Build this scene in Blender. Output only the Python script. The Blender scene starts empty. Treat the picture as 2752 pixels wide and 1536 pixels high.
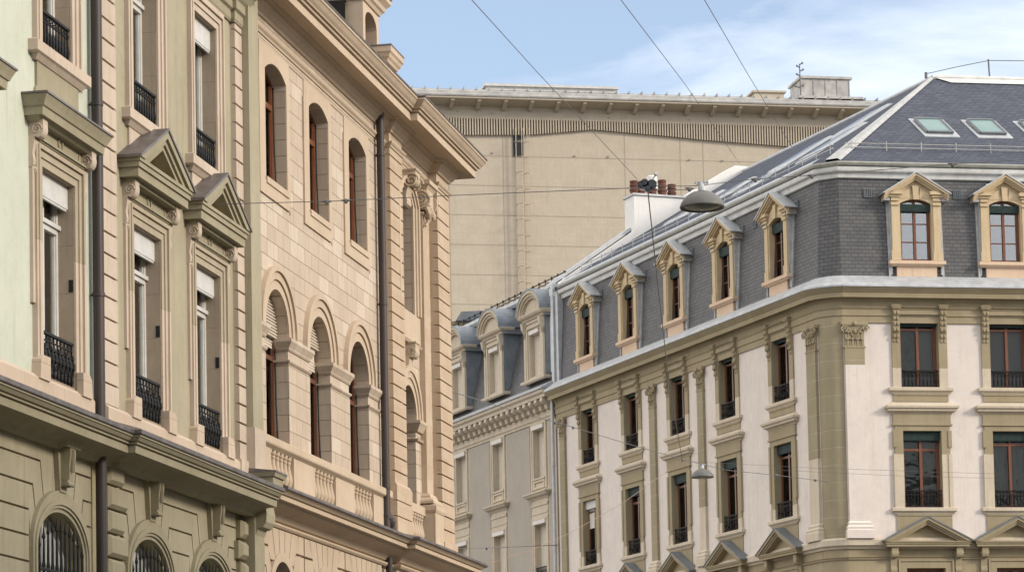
import bpy, bmesh, math, random
from mathutils import Vector, Matrix
from mathutils.geometry import tessellate_polygon
random.seed(7)
R=math.radians
scene=bpy.context.scene; COL=scene.collection
# ---------------------------------------------------------------- camera
FPX=8000.; PHI=.0770623; RHO=-.0199203; PY=1637.86; EYE=1.6
def _axes():
    c,s=math.cos(RHO),math.sin(RHO)
    R0=Vector((1,0,0)); U0=Vector((0,-math.sin(PHI),math.cos(PHI))); Fw=Vector((0,math.cos(PHI),math.sin(PHI)))
    return c*R0+s*U0, -s*R0+c*U0, Fw
rt,up,fw=_axes()
cd=bpy.data.cameras.new('camera'); cam=bpy.data.objects.new('camera',cd); COL.objects.link(cam)
cd.sensor_width=36; cd.lens=36*FPX/2752; cd.shift_y=(PY-768)/2752; cd.clip_end=3000; cd.clip_start=.5
m=Matrix.Identity(4)
for i,a in enumerate((rt,up,-fw)):
    for j in range(3): m[j][i]=a[j]
m.translation=(0,0,EYE); cam.matrix_world=m; scene.camera=cam
# ---------------------------------------------------------------- light
SUN_EL=24.; SUN_AZ=109.      # azimuth clockwise from +Y
scene.view_settings.view_transform='Standard'; scene.view_settings.look='None'
scene.view_settings.exposure=0.86; scene.view_settings.gamma=1
sd=bpy.data.lights.new('sun','SUN'); sd.energy=1.8; sd.angle=R(12); sd.color=(1,.895,.75)
so=bpy.data.objects.new('sun',sd); COL.objects.link(so)
L=Vector((math.sin(R(SUN_AZ))*math.cos(R(SUN_EL)),math.cos(R(SUN_AZ))*math.cos(R(SUN_EL)),math.sin(R(SUN_EL))))
so.rotation_euler=L.to_track_quat('Z','Y').to_euler(); so.location=(60,-20,60)
w=bpy.data.worlds.new('World'); scene.world=w; w.use_nodes=True
def build_world():
    nt=w.node_tree; nt.nodes.clear(); N=nt.nodes.new; K=nt.links.new
    out=N('ShaderNodeOutputWorld'); bg=N('ShaderNodeBackground'); sky=N('ShaderNodeTexSky')
    sky.sky_type='NISHITA'; sky.sun_disc=False; sky.sun_elevation=R(SUN_EL); sky.sun_rotation=R(SUN_AZ)
    sky.air_density=1.0; sky.dust_density=1.2; sky.ozone_density=2.0
    tc=N('ShaderNodeTexCoord'); mp=N('ShaderNodeMapping'); mp.inputs['Scale'].default_value=(4.5,4.5,15); mp.inputs['Location'].default_value=(1.3,.4,1.15)
    mp.inputs['Rotation'].default_value=(0,R(14),0)
    K(tc.outputs['Generated'],mp.inputs[0])
    n=N('ShaderNodeTexNoise'); n.inputs['Scale'].default_value=1.5; n.inputs['Detail'].default_value=7; n.inputs['Roughness'].default_value=.56; n.inputs['Distortion'].default_value=.5
    K(mp.outputs[0],n.inputs['Vector'])
    # thin cloud grows towards +x of the view
    sx=N('ShaderNodeSeparateXYZ'); K(tc.outputs['Generated'],sx.inputs[0])
    ma=N('ShaderNodeMath'); ma.operation='MULTIPLY_ADD'; ma.inputs[1].default_value=1.25; ma.inputs[2].default_value=-.07
    K(sx.outputs['X'],ma.inputs[0])
    ad=N('ShaderNodeMath'); ad.operation='ADD'; K(ma.outputs[0],ad.inputs[0]); K(n.outputs['Fac'],ad.inputs[1])
    cr=N('ShaderNodeValToRGB'); cr.color_ramp.elements[0].position=.46; cr.color_ramp.elements[1].position=.82
    cr.color_ramp.elements[0].color=(.16,.16,.16,1); cr.color_ramp.elements[1].color=(.85,.85,.85,1)
    K(ad.outputs[0],cr.inputs[0])
    tn=N('ShaderNodeMixRGB'); tn.blend_type='MULTIPLY'; tn.inputs[0].default_value=1; tn.inputs[2].default_value=(.72,.72,.73,1); K(sky.outputs[0],tn.inputs[1])
    # added broad glow around the sun direction, for soft warm light
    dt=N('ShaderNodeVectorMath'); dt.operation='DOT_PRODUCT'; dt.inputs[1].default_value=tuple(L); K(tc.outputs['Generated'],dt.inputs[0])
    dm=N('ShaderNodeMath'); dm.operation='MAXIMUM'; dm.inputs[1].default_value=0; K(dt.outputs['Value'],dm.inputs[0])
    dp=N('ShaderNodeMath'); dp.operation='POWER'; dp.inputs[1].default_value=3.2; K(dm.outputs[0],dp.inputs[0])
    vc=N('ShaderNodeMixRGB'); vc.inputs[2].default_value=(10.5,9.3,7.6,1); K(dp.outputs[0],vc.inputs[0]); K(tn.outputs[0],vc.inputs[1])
    # added pale brightening towards the zenith, out of view, as top light
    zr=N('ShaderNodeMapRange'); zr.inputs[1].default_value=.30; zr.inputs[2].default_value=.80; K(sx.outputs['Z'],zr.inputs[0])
    # unseen bright sky added at far -x to fill the shaded facades
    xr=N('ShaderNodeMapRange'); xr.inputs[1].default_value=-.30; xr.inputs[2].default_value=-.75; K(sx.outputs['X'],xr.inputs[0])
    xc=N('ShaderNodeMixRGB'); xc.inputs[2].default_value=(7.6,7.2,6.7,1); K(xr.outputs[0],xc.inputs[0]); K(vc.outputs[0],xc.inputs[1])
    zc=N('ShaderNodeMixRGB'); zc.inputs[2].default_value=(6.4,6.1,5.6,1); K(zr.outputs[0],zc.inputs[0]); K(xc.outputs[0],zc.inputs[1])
    mx=N('ShaderNodeMixRGB'); mx.inputs[2].default_value=(5.0,5.15,5.45,1)
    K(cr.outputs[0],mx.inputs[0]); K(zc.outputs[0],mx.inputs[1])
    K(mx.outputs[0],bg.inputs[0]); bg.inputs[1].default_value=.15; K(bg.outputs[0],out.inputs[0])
build_world()

# ---------------------------------------------------------------- frames: origin on the ground, u along the facade, n outward
class Frame:
    def __init__(s,o,th):
        s.o=Vector((o[0],o[1],0)); s.u=Vector((math.sin(th),math.cos(th),0)); s.n=Vector((math.cos(th),-math.sin(th),0))
        s.m=Matrix(((s.u.x,-s.n.x,0,s.o.x),(s.u.y,-s.n.y,0,s.o.y),(0,0,1,0),(0,0,0,1)))
    def w(s,S,d,z): return s.o+s.u*S+s.n*d+Vector((0,0,z))
FA=Frame((-3.889,46.0),.196); FB=Frame((-3.889,46.0),.2017); FC=Frame((9.0761,88.6),2.767)
_o=FC.w(1.394,-1.2236,0); FF=Frame((_o.x,_o.y),1.394)
FE=Frame((13.59,240.),1.384)
def seen(px,py,Y):            # a point in the street seen by the survey camera at depth Y
    x=(px-1376)/FPX; y=-(py-PY)/FPX
    r=rt*x+up*y+fw; return Vector((0,0,EYE))+r*(Y/r.y)

# ---------------------------------------------------------------- mesh builder: coordinates (s along, d outward, z up)
class MB:
    def __init__(s): s.v=[]; s.f=[]; s.sm=False
    def add(s,vs,fs):
        b=len(s.v); s.v+= [(p[0],-p[1],p[2]) for p in vs]; s.f+=[tuple(i+b for i in f) for f in fs]; return s
    def box(s,s0,s1,d0,d1,z0,z1):
        vs=[(a,b,c) for c in (z0,z1) for b in (d0,d1) for a in (s0,s1)]
        return s.add(vs,[(0,1,3,2),(4,6,7,5),(0,4,5,1),(2,3,7,6),(0,2,6,4),(1,5,7,3)])
    def bev(s,s0,s1,d0,d1,z0,z1,b):   # box with a bevelled front
        o=[(s0,z0),(s1,z0),(s1,z1),(s0,z1)]; i=[(s0+b,z0+b),(s1-b,z0+b),(s1-b,z1-b),(s0+b,z1-b)]
        vs=[(x,d0,z) for x,z in o]+[(x,d1-b,z) for x,z in o]+[(x,d1,z) for x,z in i]
        fs=[(3,2,1,0),(8,9,10,11)]+[(k,(k+1)%4,4+(k+1)%4,4+k) for k in range(4)]+[(4+k,4+(k+1)%4,8+(k+1)%4,8+k) for k in range(4)]
        return s.add(vs,fs)
    def prism(s,poly,d0,d1,holes=()):
        n=len(poly)
        if not holes:
            vs=[(x,d0,z) for x,z in poly]+[(x,d1,z) for x,z in poly]
            tri=tessellate_polygon([[Vector((x,z,0)) for x,z in poly]])
            fs=[tuple(t) for t in tri]+[tuple(i+n for i in t) for t in tri]+[(k,(k+1)%n,n+(k+1)%n,n+k) for k in range(n)]
            return s.add(vs,fs)
        allp=[poly]+list(holes); flat=[p for q in allp for p in q]
        tri=tessellate_polygon([[Vector((x,z,0)) for x,z in q] for q in allp]); N=len(flat)
        vs=[(x,d0,z) for x,z in flat]+[(x,d1,z) for x,z in flat]
        fs=[tuple(t) for t in tri]+[tuple(i+N for i in t) for t in tri]; b=0
        for q in allp:
            n=len(q); fs+=[(b+k,b+(k+1)%n,N+b+(k+1)%n,N+b+k) for k in range(n)]; b+=n
        return s.add(vs,fs)
    def prism_s(s,poly,s0,s1):        # polygon in (d,z) extruded along s
        n=len(poly); tri=tessellate_polygon([[Vector((x,z,0)) for x,z in poly]])
        vs=[(s0,x,z) for x,z in poly]+[(s1,x,z) for x,z in poly]
        return s.add(vs,[tuple(t) for t in tri]+[tuple(i+n for i in t) for t in tri]+[(k,(k+1)%n,n+(k+1)%n,n+k) for k in range(n)])
    def sweep(s,prof,path,closed=False):
        P=[Vector(p) for p in path]; n=len(P); rings=[]
        seg=[(P[(i+1)%n]-P[i]).normalized() for i in range(n if closed else n-1)]
        nr=[Vector((-t.y,t.x)) for t in seg]
        for i in range(n):
            if closed: a,b=nr[i-1],nr[i]
            else: a=nr[max(0,i-1)]; b=nr[min(n-2,i)]
            mm=(a+b)/max(.25,(1+a.dot(b)))
            rings.append([(P[i].x+mm.x*o,P[i].y+mm.y*o,z) for o,z in prof])
        k=len(prof); vs=[p for r in rings for p in r]; fs=[]
        for i in range(n if closed else n-1):
            j=(i+1)%n
            for q in range(k): fs.append((i*k+q,i*k+(q+1)%k,j*k+(q+1)%k,j*k+q))
        if not closed:
            tri=tessellate_polygon([[Vector((o,z,0)) for o,z in prof]])
            fs+=[tuple(t) for t in tri]+[tuple((n-1)*k+i for i in t) for t in tri]
        return s.add(vs,fs)
    def tube(s,pts,r,n=6):
        P=[Vector(p) for p in pts]; vs=[]; fs=[]; ref=None
        for i,p in enumerate(P):
            t=(P[min(i+1,len(P)-1)]-P[max(i-1,0)]).normalized()
            if ref is None: ref=Vector((0,0,1)) if abs(t.z)<.9 else Vector((1,0,0))
            a=t.cross(ref).normalized(); b=t.cross(a).normalized(); ref=-b if False else ref
            rr=r[i] if isinstance(r,(list,tuple)) else r
            vs+=[tuple(p+a*rr*math.cos(6.2832*k/n)+b*rr*math.sin(6.2832*k/n)) for k in range(n)]
        for i in range(len(P)-1):
            for k in range(n): fs.append((i*n+k,i*n+(k+1)%n,(i+1)*n+(k+1)%n,(i+1)*n+k))
        fs+=[tuple(range(n)),tuple((len(P)-1)*n+k for k in range(n))]
        return s.add(vs,fs)
    def lathe(s,c,prof,n=12,a0=0,a1=6.28318531):
        vs=[];fs=[]; full=abs(a1-a0)>6.28
        cnt=n if full else n+1
        for r,z in prof:
            for k in range(cnt):
                a=a0+(a1-a0)*k/n; vs.append((c[0]+r*math.cos(a),c[1]+r*math.sin(a),z))
        for i in range(len(prof)-1):
            for k in range(n):
                j=(k+1)%cnt
                fs.append((i*cnt+k,i*cnt+j,(i+1)*cnt+j,(i+1)*cnt+k))
        if full:
            fs+=[tuple(range(cnt)),tuple((len(prof)-1)*cnt+k for k in range(cnt))]
        return s.add(vs,fs)
    def blob(s,c,r,n=6,mrow=4):
        vs=[];fs=[]
        for i in range(mrow+1):
            th=math.pi*i/mrow
            for k in range(n):
                a=6.2832*k/n; vs.append((c[0]+r[0]*math.sin(th)*math.cos(a),c[1]+r[1]*math.sin(th)*math.sin(a),c[2]+r[2]*math.cos(th)))
        for i in range(mrow):
            for k in range(n): fs.append((i*n+k,i*n+(k+1)%n,(i+1)*n+(k+1)%n,(i+1)*n+k))
        return s.add(vs,fs)
    def mesh(s,name,mat,smooth=False):
        me=bpy.data.meshes.new(name); me.from_pydata(s.v,[],s.f); me.materials.append(mat)
        bm=bmesh.new(); bm.from_mesh(me)
        bmesh.ops.remove_doubles(bm,verts=bm.verts,dist=1e-5) if smooth else None
        bmesh.ops.recalc_face_normals(bm,faces=bm.faces)
        if smooth:
            for f in bm.faces: f.smooth=True
            for e in bm.edges:
                if len(e.link_faces)==2 and e.calc_face_angle(0)>R(38): e.smooth=False
        bm.to_mesh(me); bm.free(); me.update(); return me
BASE=None
def put(name,me,parent,off=None,mat4=None,label=None):
    o=bpy.data.objects.new(name,me); COL.objects.link(o)
    if parent is not None: o.parent=parent
    if mat4 is not None: o.matrix_local=mat4
    top=parent is not None and parent.parent is None and BASE is not None
    if off is not None:
        if top: o.matrix_local=BASE@Matrix.Translation((off[0],-off[1],off[2]))
        else: o.location=(off[0],-off[1],off[2])
    elif top and mat4 is None: o.matrix_local=BASE
    if label: o['label']=label
    return o
def part(name,mb,mat,parent,off=None,mat4=None,label=None,smooth=False):
    return put(name,mb.mesh(name,mat,smooth),parent,off,mat4,label)
def thing(name,frame_m,label,cat,group=None,kind=None):
    o=bpy.data.objects.new(name,None); COL.objects.link(o); o.matrix_world=frame_m; o.empty_display_size=.3
    o['label']=label; o['category']=cat
    if group: o['group']=group
    if kind: o['kind']=kind
    return o

# ---------------------------------------------------------------- materials
def nmat(name): 
    mt=bpy.data.materials.new(name); mt.use_nodes=True; nt=mt.node_tree; nt.nodes.clear()
    return mt,nt,nt.nodes.new,nt.links.new
def wallvec(N,K):
    """object space coordinates laid on whichever vertical plane the face lies in"""
    tc=N('ShaderNodeTexCoord'); sp=N('ShaderNodeSeparateXYZ'); K(tc.outputs['Object'],sp.inputs[0])
    sn=N('ShaderNodeSeparateXYZ'); K(tc.outputs['Normal'],sn.inputs[0])
    ab=N('ShaderNodeMath'); ab.operation='ABSOLUTE'; K(sn.outputs['X'],ab.inputs[0])
    gt=N('ShaderNodeMath'); gt.operation='GREATER_THAN'; gt.inputs[1].default_value=.72; K(ab.outputs[0],gt.inputs[0])
    mx=N('ShaderNodeMix'); K(gt.outputs[0],mx.inputs[0]); K(sp.outputs['X'],mx.inputs[2]); K(sp.outputs['Y'],mx.inputs[3])
    cb=N('ShaderNodeCombineXYZ'); K(mx.outputs[0],cb.inputs[0]); K(sp.outputs['Z'],cb.inputs[1])
    return tc,cb
def ramp(N,K,src,p0,p1,c0=0.,c1=1.):
    r=N('ShaderNodeMapRange'); r.inputs[1].default_value=p0; r.inputs[2].default_value=p1; r.inputs[3].default_value=c0; r.inputs[4].default_value=c1
    K(src,r.inputs[0]); return r.outputs[0]
def mixc(N,K,f,a,b,mode='MIX'):
    x=N('ShaderNodeMixRGB'); x.blend_type=mode
    for i,q in enumerate((f,a,b)):
        if hasattr(q,'is_output'): K(q,x.inputs[i])
        elif isinstance(q,(int,float)): x.inputs[i].default_value=q
        else: x.inputs[i].default_value=(*q,1)
    return x.outputs[0]
def masonry(name,c1,c2,dirt=(.16,.13,.09),dirt_amt=.45,rough=.85,brick=None,joint=None,var=None,bump=.25,streak=.35,grain=40,mortar=.012,metal=0.,spec=.3,bjoint=.4,squash=None):
    mt,nt,N,K=nmat(name); tc,wv=wallvec(N,K)
    out=N('ShaderNodeOutputMaterial'); bs=N('ShaderNodeBsdfPrincipled'); K(bs.outputs[0],out.inputs[0])
    bs.inputs['Roughness'].default_value=rough; bs.inputs['Metallic'].default_value=metal; bs.inputs['Specular IOR Level'].default_value=spec
    def noise(sc,scale,det=4,ro=.55,off=0):
        mp=N('ShaderNodeMapping'); mp.inputs['Scale'].default_value=sc; mp.inputs['Location'].default_value=(off,off*.7,off*.3); K(tc.outputs['Object'],mp.inputs[0])
        n=N('ShaderNodeTexNoise'); n.inputs['Scale'].default_value=scale; n.inputs['Detail'].default_value=det; n.inputs['Roughness'].default_value=ro; K(mp.outputs[0],n.inputs['Vector']); return n.outputs['Fac']
    big=noise((1,1,1),.9,5,.6); fine=noise((1,1,1),grain,3,.6,3.1); stk=noise((3.2,3.2,.22),2.2,5,.65,7.7)
    col=mixc(N,K,ramp(N,K,big,.33,.67),c1,c2)
    bsrc=None
    if brick:
        b=N('ShaderNodeTexBrick'); b.inputs['Scale'].default_value=1; b.inputs['Brick Width'].default_value=brick[0]; b.inputs['Row Height'].default_value=brick[1]
        b.inputs['Mortar Size'].default_value=mortar; b.inputs['Mortar Smooth'].default_value=.25; b.offset=.5; b.offset_frequency=2
        if squash: b.squash=squash; b.squash_frequency=3
        b.inputs['Color1'].default_value=(0,0,0,1); b.inputs['Color2'].default_value=(1,1,1,1); b.inputs['Mortar'].default_value=(.5,.5,.5,1); b.inputs['Bias'].default_value=0
        # slight waviness
        K(wv.outputs[0],b.inputs['Vector'])
        if var: col=mixc(N,K,ramp(N,K,b.outputs['Color'],0,1,0,var[1]),col,var[0])
        if len(var or ())>2: 
            x2=N('ShaderNodeMath'); x2.operation='GREATER_THAN'; x2.inputs[1].default_value=.8; K(b.outputs['Color'],x2.inputs[0])
            col=mixc(N,K,ramp(N,K,x2.outputs[0],0,1,0,.6),col,var[2])
        col=mixc(N,K,b.outputs['Fac'],col,joint or tuple(x*.45 for x in c1)); bsrc=b.outputs['Fac']
    col=mixc(N,K,ramp(N,K,stk,.52,.78,0,streak),col,dirt)
    col=mixc(N,K,ramp(N,K,noise((1,1,.6),2.6,6,.7,11),.56,.8,0,dirt_amt),col,dirt)
    col=mixc(N,K,ramp(N,K,fine,.3,.7,0,.28),col,tuple(x*.72 for x in c2))
    # thin run-off streaks and patchy soot with edges of their own
    col=mixc(N,K,ramp(N,K,noise((9,9,.30),1.6,4,.7,21),.58,.74,0,streak*.8),col,tuple(x*.62 for x in dirt))
    col=mixc(N,K,ramp(N,K,noise((1,1,1),5.5,7,.75,31),.50,.72,0,.30*dirt_amt+.06),col,tuple(x*.55 for x in c1))
    col=mixc(N,K,ramp(N,K,noise((1,1,.5),1.7,6,.7,43),.58,.66,0,.22),col,tuple(min(1,x*1.14) for x in c2))
    K(col,bs.inputs['Base Color'])
    bp=N('ShaderNodeBump'); bp.inputs['Strength'].default_value=bump; bp.inputs['Distance'].default_value=.012; K(fine,bp.inputs['Height'])
    last=bp
    if bsrc is not None:
        b2=N('ShaderNodeBump'); b2.invert=True; b2.inputs['Strength'].default_value=bjoint; b2.inputs['Distance'].default_value=.02; K(bsrc,b2.inputs['Height']); K(bp.outputs[0],b2.inputs['Normal']); last=b2
    K(last.outputs[0],bs.inputs['Normal'])
    return mt
def plain(name,c,rough=.5,metal=0,spec=.5,c2=None,scale=6,bump=0,stretch=(1,1,1)):
    mt,nt,N,K=nmat(name); out=N('ShaderNodeOutputMaterial'); bs=N('ShaderNodeBsdfPrincipled'); K(bs.outputs[0],out.inputs[0])
    bs.inputs['Roughness'].default_value=rough; bs.inputs['Metallic'].default_value=metal; bs.inputs['Specular IOR Level'].default_value=spec
    tc=N('ShaderNodeTexCoord'); mp=N('ShaderNodeMapping'); mp.inputs['Scale'].default_value=stretch; K(tc.outputs['Object'],mp.inputs[0])
    n=N('ShaderNodeTexNoise'); n.inputs['Scale'].default_value=scale; n.inputs['Detail'].default_value=5; n.inputs['Roughness'].default_value=.6; K(mp.outputs[0],n.inputs['Vector'])
    K(mixc(N,K,ramp(N,K,n.outputs['Fac'],.35,.65),c,c2 or tuple(x*.8 for x in c)),bs.inputs['Base Color'])
    if bump:
        b=N('ShaderNodeBump'); b.inputs['Strength'].default_value=bump; b.inputs['Distance'].default_value=.02; K(n.outputs['Fac'],b.inputs['Height']); K(b.outputs[0],bs.inputs['Normal'])
    return mt
def glassm(name,tint,gl=.9,facing=.06,wob=.02):
    mt,nt,N,K=nmat(name); out=N('ShaderNodeOutputMaterial'); mx=N('ShaderNodeMixShader'); tr=N('ShaderNodeBsdfTransparent'); gs=N('ShaderNodeBsdfGlossy'); fr=N('ShaderNodeFresnel')
    fr.inputs['IOR'].default_value=1.5; gs.inputs['Roughness'].default_value=.03; gs.inputs['Color'].default_value=(gl,gl,gl,1); tr.inputs['Color'].default_value=(*tint,1)
    n=N('ShaderNodeTexNoise'); n.inputs['Scale'].default_value=2.2; bp=N('ShaderNodeBump'); bp.inputs['Strength'].default_value=.25; bp.inputs['Distance'].default_value=wob
    tc=N('ShaderNodeTexCoord'); K(tc.outputs['Object'],n.inputs['Vector']); K(n.outputs['Fac'],bp.inputs['Height']); K(bp.outputs[0],gs.inputs['Normal'])
    ad=N('ShaderNodeMath'); ad.operation='ADD'; ad.inputs[1].default_value=facing; K(fr.outputs[0],ad.inputs[0])
    K(ad.outputs[0],mx.inputs[0]); K(tr.outputs[0],mx.inputs[1]); K(gs.outputs[0],mx.inputs[2]); K(mx.outputs[0],out.inputs[0]); return mt
M={}
M['mint']=masonry('mint_stucco',(.48,.51,.425),(.54,.565,.475),dirt=(.40,.41,.30),dirt_amt=.45,streak=.5,grain=60,bump=.35)
M['olive']=masonry('olive_stucco',(.32,.285,.20),(.375,.335,.24),dirt=(.25,.21,.13),dirt_amt=.45,streak=.6,grain=55)
M['surr']=masonry('weathered_olive_pink_stone',(.35,.29,.21),(.41,.35,.26),dirt=(.24,.19,.12),dirt_amt=.5,streak=.5,grain=45)
M['olive_trim']=masonry('olive_painted_stone',(.285,.25,.17),(.335,.30,.21),dirt=(.19,.165,.10),dirt_amt=.5,streak=.45,grain=45)
M['pink']=masonry('pink_sandstone',(.46,.375,.30),(.54,.45,.365),dirt=(.33,.24,.16),dirt_amt=.5,streak=.5,grain=50)
M['pinkblock']=masonry('pink_sandstone_blocks',(.46,.37,.285),(.53,.43,.34),dirt=(.36,.25,.15),dirt_amt=.3,streak=.3,grain=50,brick=(1.4,.84),joint=(.36,.27,.18),mortar=.006)
M['sand']=masonry('sandstone',(.455,.36,.265),(.525,.42,.315),dirt=(.38,.25,.13),dirt_amt=.35,streak=.35,grain=45)
M['sandblock']=masonry('sandstone_blocks',(.43,.345,.265),(.50,.41,.325),dirt=(.34,.25,.175),dirt_amt=.35,streak=.45,grain=45,brick=(.62,.266),joint=(.24,.165,.10),var=((.53,.435,.34),.42,(.59,.51,.42)),mortar=.0055,squash=.7,bjoint=.9)
M['ash']=masonry('ashlar_quoin',(.445,.345,.245),(.52,.415,.31),dirt=(.29,.21,.135),dirt_amt=.4,streak=.45,grain=45,brick=(.9,.267),var=((.40,.28,.18),.55),mortar=.001,bjoint=.1)
M['cream']=masonry('cream_stone',(.52,.445,.345),(.60,.52,.41),dirt=(.31,.24,.16),dirt_amt=.5,streak=.5,grain=40)
M['blush']=masonry('blush_white_render',(.64,.575,.53),(.71,.64,.59),dirt=(.50,.42,.37),dirt_amt=.45,streak=.38,grain=30,bump=.3)
M['greige']=masonry('grey_beige_render',(.365,.325,.28),(.41,.37,.32),dirt=(.28,.25,.19),dirt_amt=.2,streak=.3,grain=30)
M['oliveC']=masonry('olive_molasse',(.30,.245,.155),(.355,.295,.195),dirt=(.23,.18,.10),dirt_amt=.4,streak=.4,grain=30)
M['olivejoint']=masonry('olive_molasse_blocks',(.285,.24,.155),(.335,.285,.19),dirt=(.23,.18,.10),dirt_amt=.3,streak=.4,grain=30,brick=(9,.52),joint=(.45,.39,.29),mortar=.009)
M['slate']=masonry('blue_grey_slates',(.074,.074,.082),(.10,.10,.106),dirt=(.04,.04,.047),dirt_amt=.5,streak=.3,rough=.55,grain=25,brick=(.216,.1135),joint=(.04,.038,.038),var=((.135,.132,.132),.8,(.06,.06,.072)),mortar=.0075,bjoint=.9,spec=.4)
M['slateroof']=masonry('roof_slates',(.058,.068,.095),(.082,.092,.122),dirt=(.045,.047,.06),dirt_amt=.5,streak=.2,rough=.75,grain=25,brick=(.24,.095),joint=(.04,.04,.05),var=((.115,.127,.16),.8,(.05,.058,.08)),mortar=.009,bjoint=.9,spec=.14)
M['zinc']=plain('zinc_sheet',(.38,.395,.415),.5,.3,.5,(.50,.51,.53),3.5,.15)
M['zincw']=plain('pale_zinc_flashing',(.50,.50,.49),.55,.12,.5,(.62,.62,.60),4,.15)
M['hipz']=plain('dull_hip_zinc',(.33,.335,.34),.65,.05,.3,(.44,.44,.43),5,.15)
M['leadroof']=plain('dark_lead_capping',(.10,.085,.08),.45,.3,.5,(.17,.15,.145),5,.15)
M['pipe']=plain('brown_painted_iron',(.032,.024,.022),.5,.0,.4,(.05,.037,.033),3,.1,(1,1,.2))
M['iron']=plain('black_iron',(.008,.008,.009),.6,.0,.25,(.014,.014,.015),20)
M['white']=plain('white_window_paint',(.56,.55,.53),.5,0,.4,(.48,.47,.455),5)
M['wood']=plain('red_brown_wood',(.20,.07,.03),.4,0,.4,(.12,.04,.018),8,.1,(5,5,.6))
M['wooddark']=plain('dark_brown_wood',(.15,.055,.025),.35,0,.5,(.09,.035,.02),8,.1,(5,5,.6))
M['greenbox']=plain('dark_green_shutter_box',(.014,.028,.026),.6,0,.2,(.022,.040,.037),8)
M['blind']=plain('cream_blind',(.60,.53,.45),.6,0,.3,(.52,.46,.38),4,.05,(1,1,4))
M['blindw']=plain('white_shutter',(.66,.62,.58),.55,0,.3,(.60,.56,.52),4)
M['slatblind']=plain('venetian_blind',(.62,.64,.64),.5,0,.4,(.33,.35,.35),8)
M['curtain']=plain('curtain_cloth',(.72,.73,.66),.9,0,.1,(.55,.56,.49),5,0,(4,4,.3))
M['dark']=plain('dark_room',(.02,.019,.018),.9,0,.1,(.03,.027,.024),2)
M['glass']=glassm('window_glass',(.93,.96,.95),.85,.12)
M['skypane']=plain('painted_sky_glass',(.52,.55,.53),.25,0,.5,(.40,.43,.42),2.5)  # opaque pale colour standing for sky reflected in the panes
M['glassf']=glassm('fanlight_glass',(.8,.85,.85),.9,.22)
M['glassd']=glassm('dark_window_glass',(.62,.64,.62),.55,.0,.06)
M['glasssky']=glassm('sky_reflecting_glass',(.7,.72,.72),.9,.20)
M['glassg']=glassm('skylight_glass',(.40,.62,.58),1.,.35)
M['concrete']=None
M['terracotta']=plain('terracotta',(.16,.068,.048),.8,0,.2,(.10,.05,.04),6,.1)
M['whitewash']=masonry('white_painted_render',(.76,.75,.73),(.80,.79,.77),dirt=(.55,.52,.47),dirt_amt=.3,streak=.25,grain=20)
M['lamp']=plain('grey_lamp_enamel',(.115,.112,.108),.5,.0,.3,(.14,.137,.133),3)
M['lampglass']=plain('lamp_lens',(.10,.12,.085),.15,0,.6,(.16,.17,.12),9)
M['cable']=plain('grey_cable',(.16,.16,.165),.6,.1,.3)
M['insul']=plain('black_insulator',(.015,.014,.016),.25,0,.6,(.03,.03,.03))
M['asphalt']=plain('asphalt',(.05,.05,.05),.9,0,.3,(.065,.065,.063),30,.3)
M['paving']=masonry('paving_slabs',(.17,.16,.145),(.22,.205,.18),brick=(.6,.4),joint=(.15,.14,.13))
M['ground']=plain('city_ground',(.09,.085,.075),.95,0,.2,(.13,.12,.105),.3)
M['paint']=plain('white_road_paint',(.75,.75,.72),.7,0,.3)
M['brick']=masonry('yellow_brick',(.38,.31,.18),(.45,.37,.22),brick=(.5,.2),joint=(.2,.16,.1),var=((.5,.42,.26),.6))
def concrete():
    mt=masonry('precast_concrete',(.45,.39,.31),(.505,.44,.355),dirt=(.33,.28,.20),dirt_amt=.22,streak=.4,grain=6,bump=.1)
    nt=mt.node_tree; N=nt.nodes.new; K=nt.links.new
    bs=[n for n in nt.nodes if n.type=='BSDF_PRINCIPLED'][0]; src=bs.inputs['Base Color'].links[0].from_socket
    tc=N('ShaderNodeTexCoord'); mp=N('ShaderNodeMapping'); mp.inputs['Scale'].default_value=(.12,.12,2.4); K(tc.outputs['Object'],mp.inputs[0])
    n=N('ShaderNodeTexNoise'); n.inputs['Scale'].default_value=1.6; n.inputs['Detail'].default_value=5; n.inputs['Roughness'].default_value=.7; K(mp.outputs[0],n.inputs['Vector'])
    K(mixc(N,K,ramp(N,K,n.outputs['Fac'],.5,.75,0,.45),src,(.40,.33,.24)),bs.inputs['Base Color']); return mt
M['concrete']=concrete()
M['joint']=plain('dark_joint',(.37,.315,.25),.9)
M['groove']=plain('groove_render',(.36,.31,.19),.9,0,.2,(.30,.26,.16))  # plain render colour of the wall behind the rustication joints

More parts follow.
